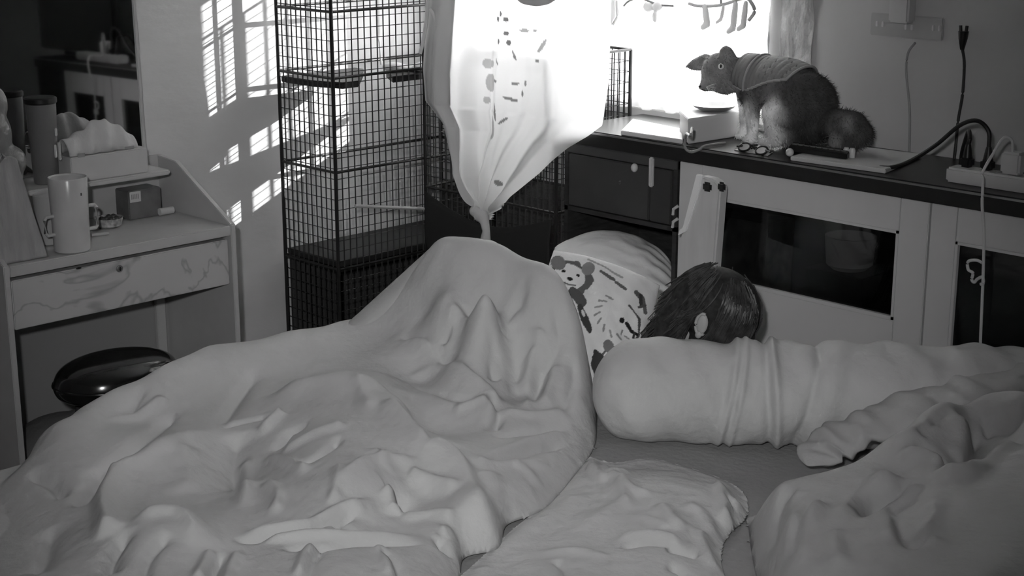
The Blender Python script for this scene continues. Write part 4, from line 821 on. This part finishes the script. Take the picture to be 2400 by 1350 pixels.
def cat_tone(V):
    num = np.zeros(len(V)); den = np.full(len(V), 1e-9)
    for c, r, g in TON:
        q = np.exp(-((V - c) ** 2).sum(1) / (r * r) * 1.2) + 1e-7; num += q * g; den += q
    return num / den
set_tone(cb, 1.35 * cat_tone(V) * (1 + .25 * wobble(V[:, 0] + V[:, 1], V[:, 2], 90, 41, 2)))
# fine fur
N = len(V); nor = np.empty(N * 3, dtype=np.float32); cb.data.vertices.foreach_get('normal', nor); nor = nor.reshape(-1, 3)
sel = RNG.choice(N, min(N, 9000), replace=False); fv, ff, ft_ = [], [], []
flow = np.array([.55, -.1, -.5])
for i in sel:
    p, nn = V[i], nor[i]; d = nn * .45 + flow * .75 + RNG.normal(0, .25, 3); d /= np.linalg.norm(d); L = RNG.uniform(.008, .020) * (.5 if p[0] < cp(1730, 200)[0] else 1)
    s = np.cross(d, nn); s = s / (np.linalg.norm(s) + 1e-6) * .0011; k = len(fv)
    fv += [(p - s).tolist(), (p + s).tolist(), (p + d * L).tolist()]; ff.append((k, k + 1, k + 2)); ft_ += [i, i, i]
me = bpy.data.meshes.new('fur'); me.from_pydata(fv, [], ff); fo = link('fur', me, M_furs, cat, 9); set_tone(fo, (1.35 * cat_tone(V) * (1 + .3 * RNG.normal(0, 1, N)).clip(.4, 1.8))[ft_]); tag(fo, kind='stuff')
# face: eyes, nose; vest
for (x, y) in ((1690, 156),):
    c = cp(x, y, -.082); MB().ball(c, (.011, .006, .009)).build('eye', mat('cat_eye', .65, .1), cat); MB().ball(c + np.array([.003, -.005, .002]), (.0035, .003, .006)).build('pupil', M_plasticd, cat)
c = cp(1657, 170, -.076); MB().ball(c, (.005, .005, .006)).build('eye', mat('cat_eye', .65, .1), cat)
MB().ball(cp(1641, 203, -.080), (.006, .005, .004)).build('nose', M_plasticd, cat)
wk = MB()
for k in range(5):
    a = -.5 + .25 * k; b0_ = cp(1655, 204, -.082); wk.tube([b0_, b0_ + np.array([.03, -.02, .02 * a]), b0_ + np.array([.062, -.03, .055 * a - .008])], .0006, 4)
wk.build('whiskers', mat('whisker', .6, .5), cat)
MB().tube([cp(1644, 209, -.082), cp(1652, 213, -.080), cp(1664, 212, -.083)], .0018, 6).build('mouth', M_plasticd, cat)
nb, na = 60, 40; VP = np.zeros((na, nb, 3)); tp = spline(tors, 60); tr = np.interp(np.linspace(0, 1, 60), np.linspace(0, 1, 4), trad)
for j in range(nb):
    s = j / (nb - 1) * .80; jj = min(59, int(s * 59)); c = tp[jj]; t = tp[min(59, jj + 1)] - tp[max(0, jj - 1)]; t /= np.linalg.norm(t)
    bb = np.array([0, -1, 0.]); uu = np.cross(bb, t); uu /= np.linalg.norm(uu); uu = uu if uu[2] > 0 else -uu
    span = 2.05 - 1.15 * max(0, (s - .25) / .55)
    for i in range(na):
        th = (i / (na - 1) * 2 - 1) * span; r = tr[jj] + .011 + .003 * math.exp(-((s - .26) / .02) ** 2) - .004 * math.exp(-((s - .22) / .015) ** 2)
        VP[i, j] = c + uu * r * math.cos(th) + bb * r * math.sin(th)
gridmesh('vest', VP, M_vest, cat, solid=.005)
rim = np.vstack([VP[-1], VP[::-1, -1]]); MB().tube(rim, .0042, 6).build('vest_trim', mat('pale_trim', .34, .8), cat)
bd = tp[14]; MB().tube([VP[i, 19] for i in range(na)], .0042, 6).build('vest_strap', mat('pale_trim', .34, .8), cat)

# ================================================================== THE DRESSER
DX0, DX1, DY0, DY1 = -4.50, -4.088, 2.015, 2.805
dre = thing('dressing_table', ((DX0 + DX1) / 2, (DY0 + DY1) / 2, 0), 'white dressing table with a marble-patterned drawer against the left wall', 'dressing table')
for y0, y1 in ((DY0, DY0 + .018), (DY1 - .018, DY1)):
    MB().prism([(DX1 + .004, 0), (DX1 + .004, .752), (DX1 - .30, .918), (DX0, .925), (DX0, 0)], y0, y1, 1, .002).build('side_panel', M_white, dre)
bx('desk_top', (DX0, DY0 + .018, .718), (DX1 + .003, DY1 - .018, .750), M_white, dre)
MB().box((DX0, DY0 + .018, .75), (DX0 + .012, DY1 - .018, .925)).build('back_panel', M_white, dre)
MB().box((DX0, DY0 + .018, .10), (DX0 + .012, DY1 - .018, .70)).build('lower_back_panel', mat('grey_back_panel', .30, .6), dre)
sf = bx('shelf', (DX0 + .012, DY0 + .018, .898), (-4.285, 2.705, .914), M_white, dre, .004)
dw = bx('drawer', (DX1 - .33, DY0 + .024, .560), (DX1 - .004, DY1 - .026, .706), M_marble, dre)
p = PX(281, 630, DX1); lk = MB().lathe((DX1 - .004, p[1], p[2]), ((.011, 0), (.011, .004), (.009, .006)), 24, Matrix.Rotation(math.pi / 2, 4, 'Y')); lk.build('drawer_knob', M_steel, dw)
MB().box((DX1 + .001, p[1] - .0016, p[2] - .006), (DX1 + .003, p[1] + .0016, p[2] + .006)).ball((DX1 + .002, p[1], p[2]), (.002, .0035, .0035)).build('keyhole', M_plasticd, dw)
p = PX(186, 632, DX1); MB().ball((DX1 - .003, p[1], .706), (.004, .009, .003)).build('drawer_stop', M_plasticd, dw)
MB().box((DX0 + .014, 2.738, .12), (DX0 + .030, 2.772, .695), .002).build('batten', M_white, dre)
# marble veins
nt = M_marble.node_tree; nn = nt.nodes; b = nn['Principled BSDF']; tc = nn.new('ShaderNodeTexCoord'); ns = nn.new('ShaderNodeTexNoise'); ns.inputs['Scale'].default_value = 2.6; ns.inputs['Detail'].default_value = 4; ns.inputs['Distortion'].default_value = .8
nt.links.new(tc.outputs['Object'], ns.inputs['Vector']); sb = nn.new('ShaderNodeMath'); sb.operation = 'SUBTRACT'; sb.inputs[1].default_value = .5; nt.links.new(ns.outputs[0], sb.inputs[0])
ab = nn.new('ShaderNodeMath'); ab.operation = 'ABSOLUTE'; nt.links.new(sb.outputs[0], ab.inputs[0]); mr = nn.new('ShaderNodeMapRange'); mr.inputs[1].default_value = 0; mr.inputs[2].default_value = .016; mr.inputs[3].default_value = .33; mr.inputs[4].default_value = .50
nt.links.new(ab.outputs[0], mr.inputs[0]); nt.links.new(mr.outputs[0], b.inputs['Base Color'])
# mirror leaning back on the table, a hair off square to the wall
mi = thing('mirror', (-4.475, 2.42, .93), 'large rectangular mirror standing on the dressing table against the left wall', 'mirror')
my0, my1, mz0, mz1 = 1.90, 2.722, .918, 1.75
RM = Matrix.Translation((-4.47, 2.4, 1.3)) @ Matrix.Rotation(math.radians(-2.55), 4, 'Z') @ Matrix.Rotation(math.radians(-1.2), 4, 'Y') @ Matrix.Translation((4.47, -2.4, -1.3))
MB().box((-4.476, my0, mz0), (-4.472, my1 - .012, mz1), M=RM).build('mirror_glass', M_mirror, mi)
MB().box((-4.492, my0, mz0), (-4.4765, my1, mz1), .002, M=RM).box((-4.485, my1 - .012, mz0), (-4.468, my1, mz1), .002, M=RM).build('mirror_frame', M_white, mi)

# ---- things on the dresser
tt = PX(95, 250, -4.36); tum = thing('tumbler', (-4.36, tt[1], .915), 'tall grey insulated tumbler with a flat black lid at the back of the dressing table', 'tumbler')
zt = tt[2] + .01
MB().lathe((-4.36, tt[1], .915), ((.034, 0), (.036, .004), (.045, zt - .915 - .02), (.045, zt - .915)), 36).build('tumbler_body', mat('grey_enamel', .16, .3, var=.1, vscale=10), tum)
MB().lathe((-4.36, tt[1], zt), ((.046, 0), (.049, .004), (.049, .016), (.044, .02), (.02, .021)), 36).build('lid', M_plasticd, tum)
for y, z0, z1 in ((.018, .06, .10), (.032, .05, .105), (.024, .125, .15)):
    MB().box((-4.36 + .028, tt[1] + y - .004, .915 + z0 + .02), (-4.36 + .0405, tt[1] + y + .004, .915 + z1 + .02), .002).build('label', M_plastic, tum)  # pale strips painting the highlight on the tumbler side
t0, t1 = PX(152, 400, -4.30), PX(348, 400, -4.30)
tz0, tz1 = .9145, .9145 + .078
tis = thing('tissue_box', (-4.36, (t0[1] + t1[1]) / 2, tz0), 'white tissue box with a large tissue pulled up on the dressing table shelf', 'tissue box')
bx('carton', (-4.40, t0[1] + .02, tz0), (-4.298, t1[1], tz1), M_card, tis, .003)
for q in ((195, 348, .012, .006), (308, 330, .016, .004)):
    c = PX(q[0] - 4, q[1] + 16, -4.297); MB().box((-4.2985, c[1] - q[2], c[2] - q[3]), (-4.297, c[1] + q[2], c[2] + q[3])).build('printed_mark', mat('grey_ink', .28, .7), tis)
nu, nv = 50, 26; TPm = np.zeros((nu, nv, 3))
for i in range(nu):
    u = i / (nu - 1); hgt = np.interp(u, (0, .15, .35, .5, .62, .8, 1), (.045, .055, .075, .098, .092, .072, .035))
    for j in range(nv):
        v = j / (nv - 1); yy = t0[1] + .02 + (t1[1] - t0[1] - .04) * (u * .96 + .02)
        TPm[i, j] = (-4.39 + .08 * v + .006 * math.sin(u * 25), yy, tz1 + .002 + hgt * math.sin(math.pi * min(1, max(0, v))) ** .6 * (1 + .04 * math.sin(u * 30 + 3 * v)))
gridmesh('tissue', TPm, M_tissue, tis, solid=.002)

mg = PX(170, 588, -4.14); mug = thing('mug', (mg[0], mg[1], .751), 'tall white mug with square handles standing on the dressing table by the paper bag', 'mug')
mh = PX(165, 405, -4.14)[2] - .751 - .01
MB().lathe((mg[0], mg[1], .751), ((.050, 0), (.053, .003), (.054, mh * .5), (.057, mh - .004), (.055, mh), (.051, mh - .004), (.049, .02), (.001, .016)), 48, cap=False).build('mug_body', M_ceramic, mug)
def handle(ydir, z0, z1, out, M=None):
    pts = [(mg[0], mg[1] + ydir * .05, .751 + z1), (mg[0], mg[1] + ydir * (out - .006), .751 + z1), (mg[0], mg[1] + ydir * out, .751 + z1 - .008), (mg[0], mg[1] + ydir * out, .751 + z0 + .008), (mg[0], mg[1] + ydir * (out - .006), .751 + z0), (mg[0], mg[1] + ydir * .05, .751 + z0)]
    MB().tube(pts, .0055, 8).build('handle', M_ceramic, mug)
handle(1, .055, .125, .088); handle(-1, .055, .11, .082)
c = PX(188, 455, mg[0] + .05); MB().box((mg[0] + .047, c[1] - .004, c[2] - .006), (mg[0] + .0555, c[1] + .004, c[2] + .006), .002).build('printed_mark', M_photo, mug)
cu = PX(105, 440, -4.26); o = MB().lathe((-4.26, cu[1], .751), ((.028, 0), (.034, .004), (.038, .15), (.036, .15), (.031, .01), (.001, .008)), 28, cap=False).build('cup', mat('pale_cup', .42, .3)); tag(o, 'plain pale cup behind the white mug on the dressing table', 'cup')
# paper bag
pb = thing('paper_bag', (-4.18, 2.05, .751), 'creased pale paper bag with upright folds standing at the left of the dressing table', 'bag')
bb0 = PX(122, 592, -4.12); by1 = bb0[1] - .015; by0 = by1 - .17
nu, nv = 96, 44; BG = np.zeros((nu, nv, 3))
for i in range(nu):
    a = i / nu * 4; k = int(a); f_ = a - k
    ring = [(-4.115, by0), (-4.115, by1), (-4.235, by1), (-4.235, by0)]; A, B = np.array(ring[k]), np.array(ring[(k + 1) % 4]); P = A + (B - A) * f_
    for j in range(nv):
        v = j / (nv - 1); c = np.array([-4.175, by0 + .085]); q = c + (P - c) * (1 - .13 * v)
        fold = .006 * math.sin(f_ * 16 + 1) * math.sin(v * 2.2 + .3) + (.02 * math.sin(f_ * math.pi) * v if k in (1, 3) else 0)
        nrm_ = np.array([(1, 0), (0, 1), (-1, 0), (0, -1)][k]); q = q - nrm_ * fold
        BG[i, j] = (q[0] - .02 * v, q[1] - .045 * v,   .752 + .29 * v + .012 * v * math.sin(i * .4))
gridmesh('bag_body', BG, M_paper, pb, closed_u=True, solid=.002)
MB().box((-4.228, by0 + .006, .752), (-4.122, by1 - .006, .755)).build('bag_bottom', M_paper, pb)
p = PX(2, 250, -4.34); o = blob('plastic_bag', [('e', (-4.33, p[1] - .03, .965), (.055, .075, .06)), ('e', (-4.34, p[1] - .035, 1.08), (.045, .06, .09)), ('e', (-4.35, p[1] - .02, 1.17), (.035, .045, .06)), ('e', (-4.33, p[1] + .01, 1.0), (.04, .05, .05))], .006, M_bag, None, 5)
tag(o, 'pale crumpled plastic bag behind the paper bag by the mirror', 'bag')
# small things under the shelf
c = PX(252, 490, -4.34); o = MB().lathe((-4.34, c[1], .751), ((.030, 0), (.040, .006), (.046, .030), (.043, .030), (.036, .008), (.001, .006)), 32, cap=False)
jd = thing('trinket_dish', (-4.34, c[1], .751), 'small round patterned dish under the dressing table shelf', 'dish'); o.build('dish', mat('patterned_dish', .36, .4, var=.6, vscale=60), jd)
q = MB()
for k in range(7): q.ball((-4.34 + .02 * math.cos(k * 2.4), c[1] + .028 * math.sin(k * 1.7), .751 + .026), (.010, .010, .009))
tag(q.build('trinkets', mat('dark_trinkets', .06, .4), jd), kind='stuff')
c0, c1_ = PX(302, 485, -4.37), PX(378, 470, -4.37); cb_ = thing('cosmetics_box', (-4.40, (c0[1] + c1_[1]) / 2, .751), 'small grey cosmetics box with a white label under the shelf beside the patterned dish', 'box')
bx('box_body', (-4.45, c0[1], .7515), (-4.37, c1_[1], .845), mat('grey_cosmetics', .14, .5, var=.2, vscale=20), cb_)
bx('label', (-4.3705, c0[1] + .005, .808), (-4.3685, c0[1] + .045, .842), M_plastic, cb_, 0)
for k in range(5): MB().box((-4.369, c0[1] + .010 + .006 * k, .818), (-4.368, c0[1] + .013 + .006 * k, .834)).build('printed_mark', mat('grey_ink', .28, .7), cb_)
c = PX(383, 440, -4.36); o = MB().tube([(-4.36, c[1] - .02, .7645), (-4.36, c[1] + .03, .7645)], .012, 16).build('cream_tube', M_plastic); o.location = (0, 0, 0); tag(o, 'short white cream tube lying right of the cosmetics box', 'tube')
c = PX(225, 505, -4.25); o = MB().tube([(-4.25, c[1] - .02, .757), (-4.235, c[1] + .03, .757)], .005, 10).build('lipstick', mat('pale_lipstick', .4, .4)); tag(o, 'tiny pale stick lying on the desk in front of the patterned dish', 'lipstick')

# ---- stool pushed under the dresser
SC = np.array([-3.98, 2.29]); stl = thing('vanity_stool', (SC[0], SC[1], 0), 'black glossy padded vanity stool under the dressing table', 'stool')
prof = spline([(.001, .345, 0), (.13, .345, 0), (.165, .352, 0), (.178, .375, 0), (.176, .40, 0), (.160, .428, 0), (.12, .447, 0), (.06, .455, 0), (.001, .456, 0)], 40)[:, :2].clip(.001)
MB().lathe((SC[0], SC[1], 0), prof, 96, cap=False, M=Matrix.Diagonal((.82, 1.08, 1, 1))).build('seat', M_glossblack, stl)
ang = np.linspace(0, 2 * math.pi, 49); MB().tube([(SC[0] + .178 * .82 * math.cos(t), SC[1] + .178 * 1.08 * math.sin(t), .388) for t in ang], .005, 8).build('piping', M_glossblack, stl)
for k in range(4):
    a = math.pi / 4 + k * math.pi / 2; MB().tube([(SC[0] + .10 * math.cos(a), SC[1] + .12 * math.sin(a), .346), (SC[0] + .13 * math.cos(a), SC[1] + .16 * math.sin(a), 0.001)], .012, 10).build('leg', M_dark, stl)
# grey floor cushion beside the stool
fc_ = PZ(150, 1030, .12)
o = blob('floor_cushion', [('e', (fc_[0], fc_[1], .10), (.16, .17, .10)), ('e', (fc_[0] + .05, fc_[1] + .08, .12), (.13, .15, .10))], .012, mat('grey_cushion', .16, .9, bump=.3, bscale=30), None, 6)
tag(o, 'soft grey floor cushion on the floor in front of the dressing table', 'cushion')
bpy.context.view_layer.update()
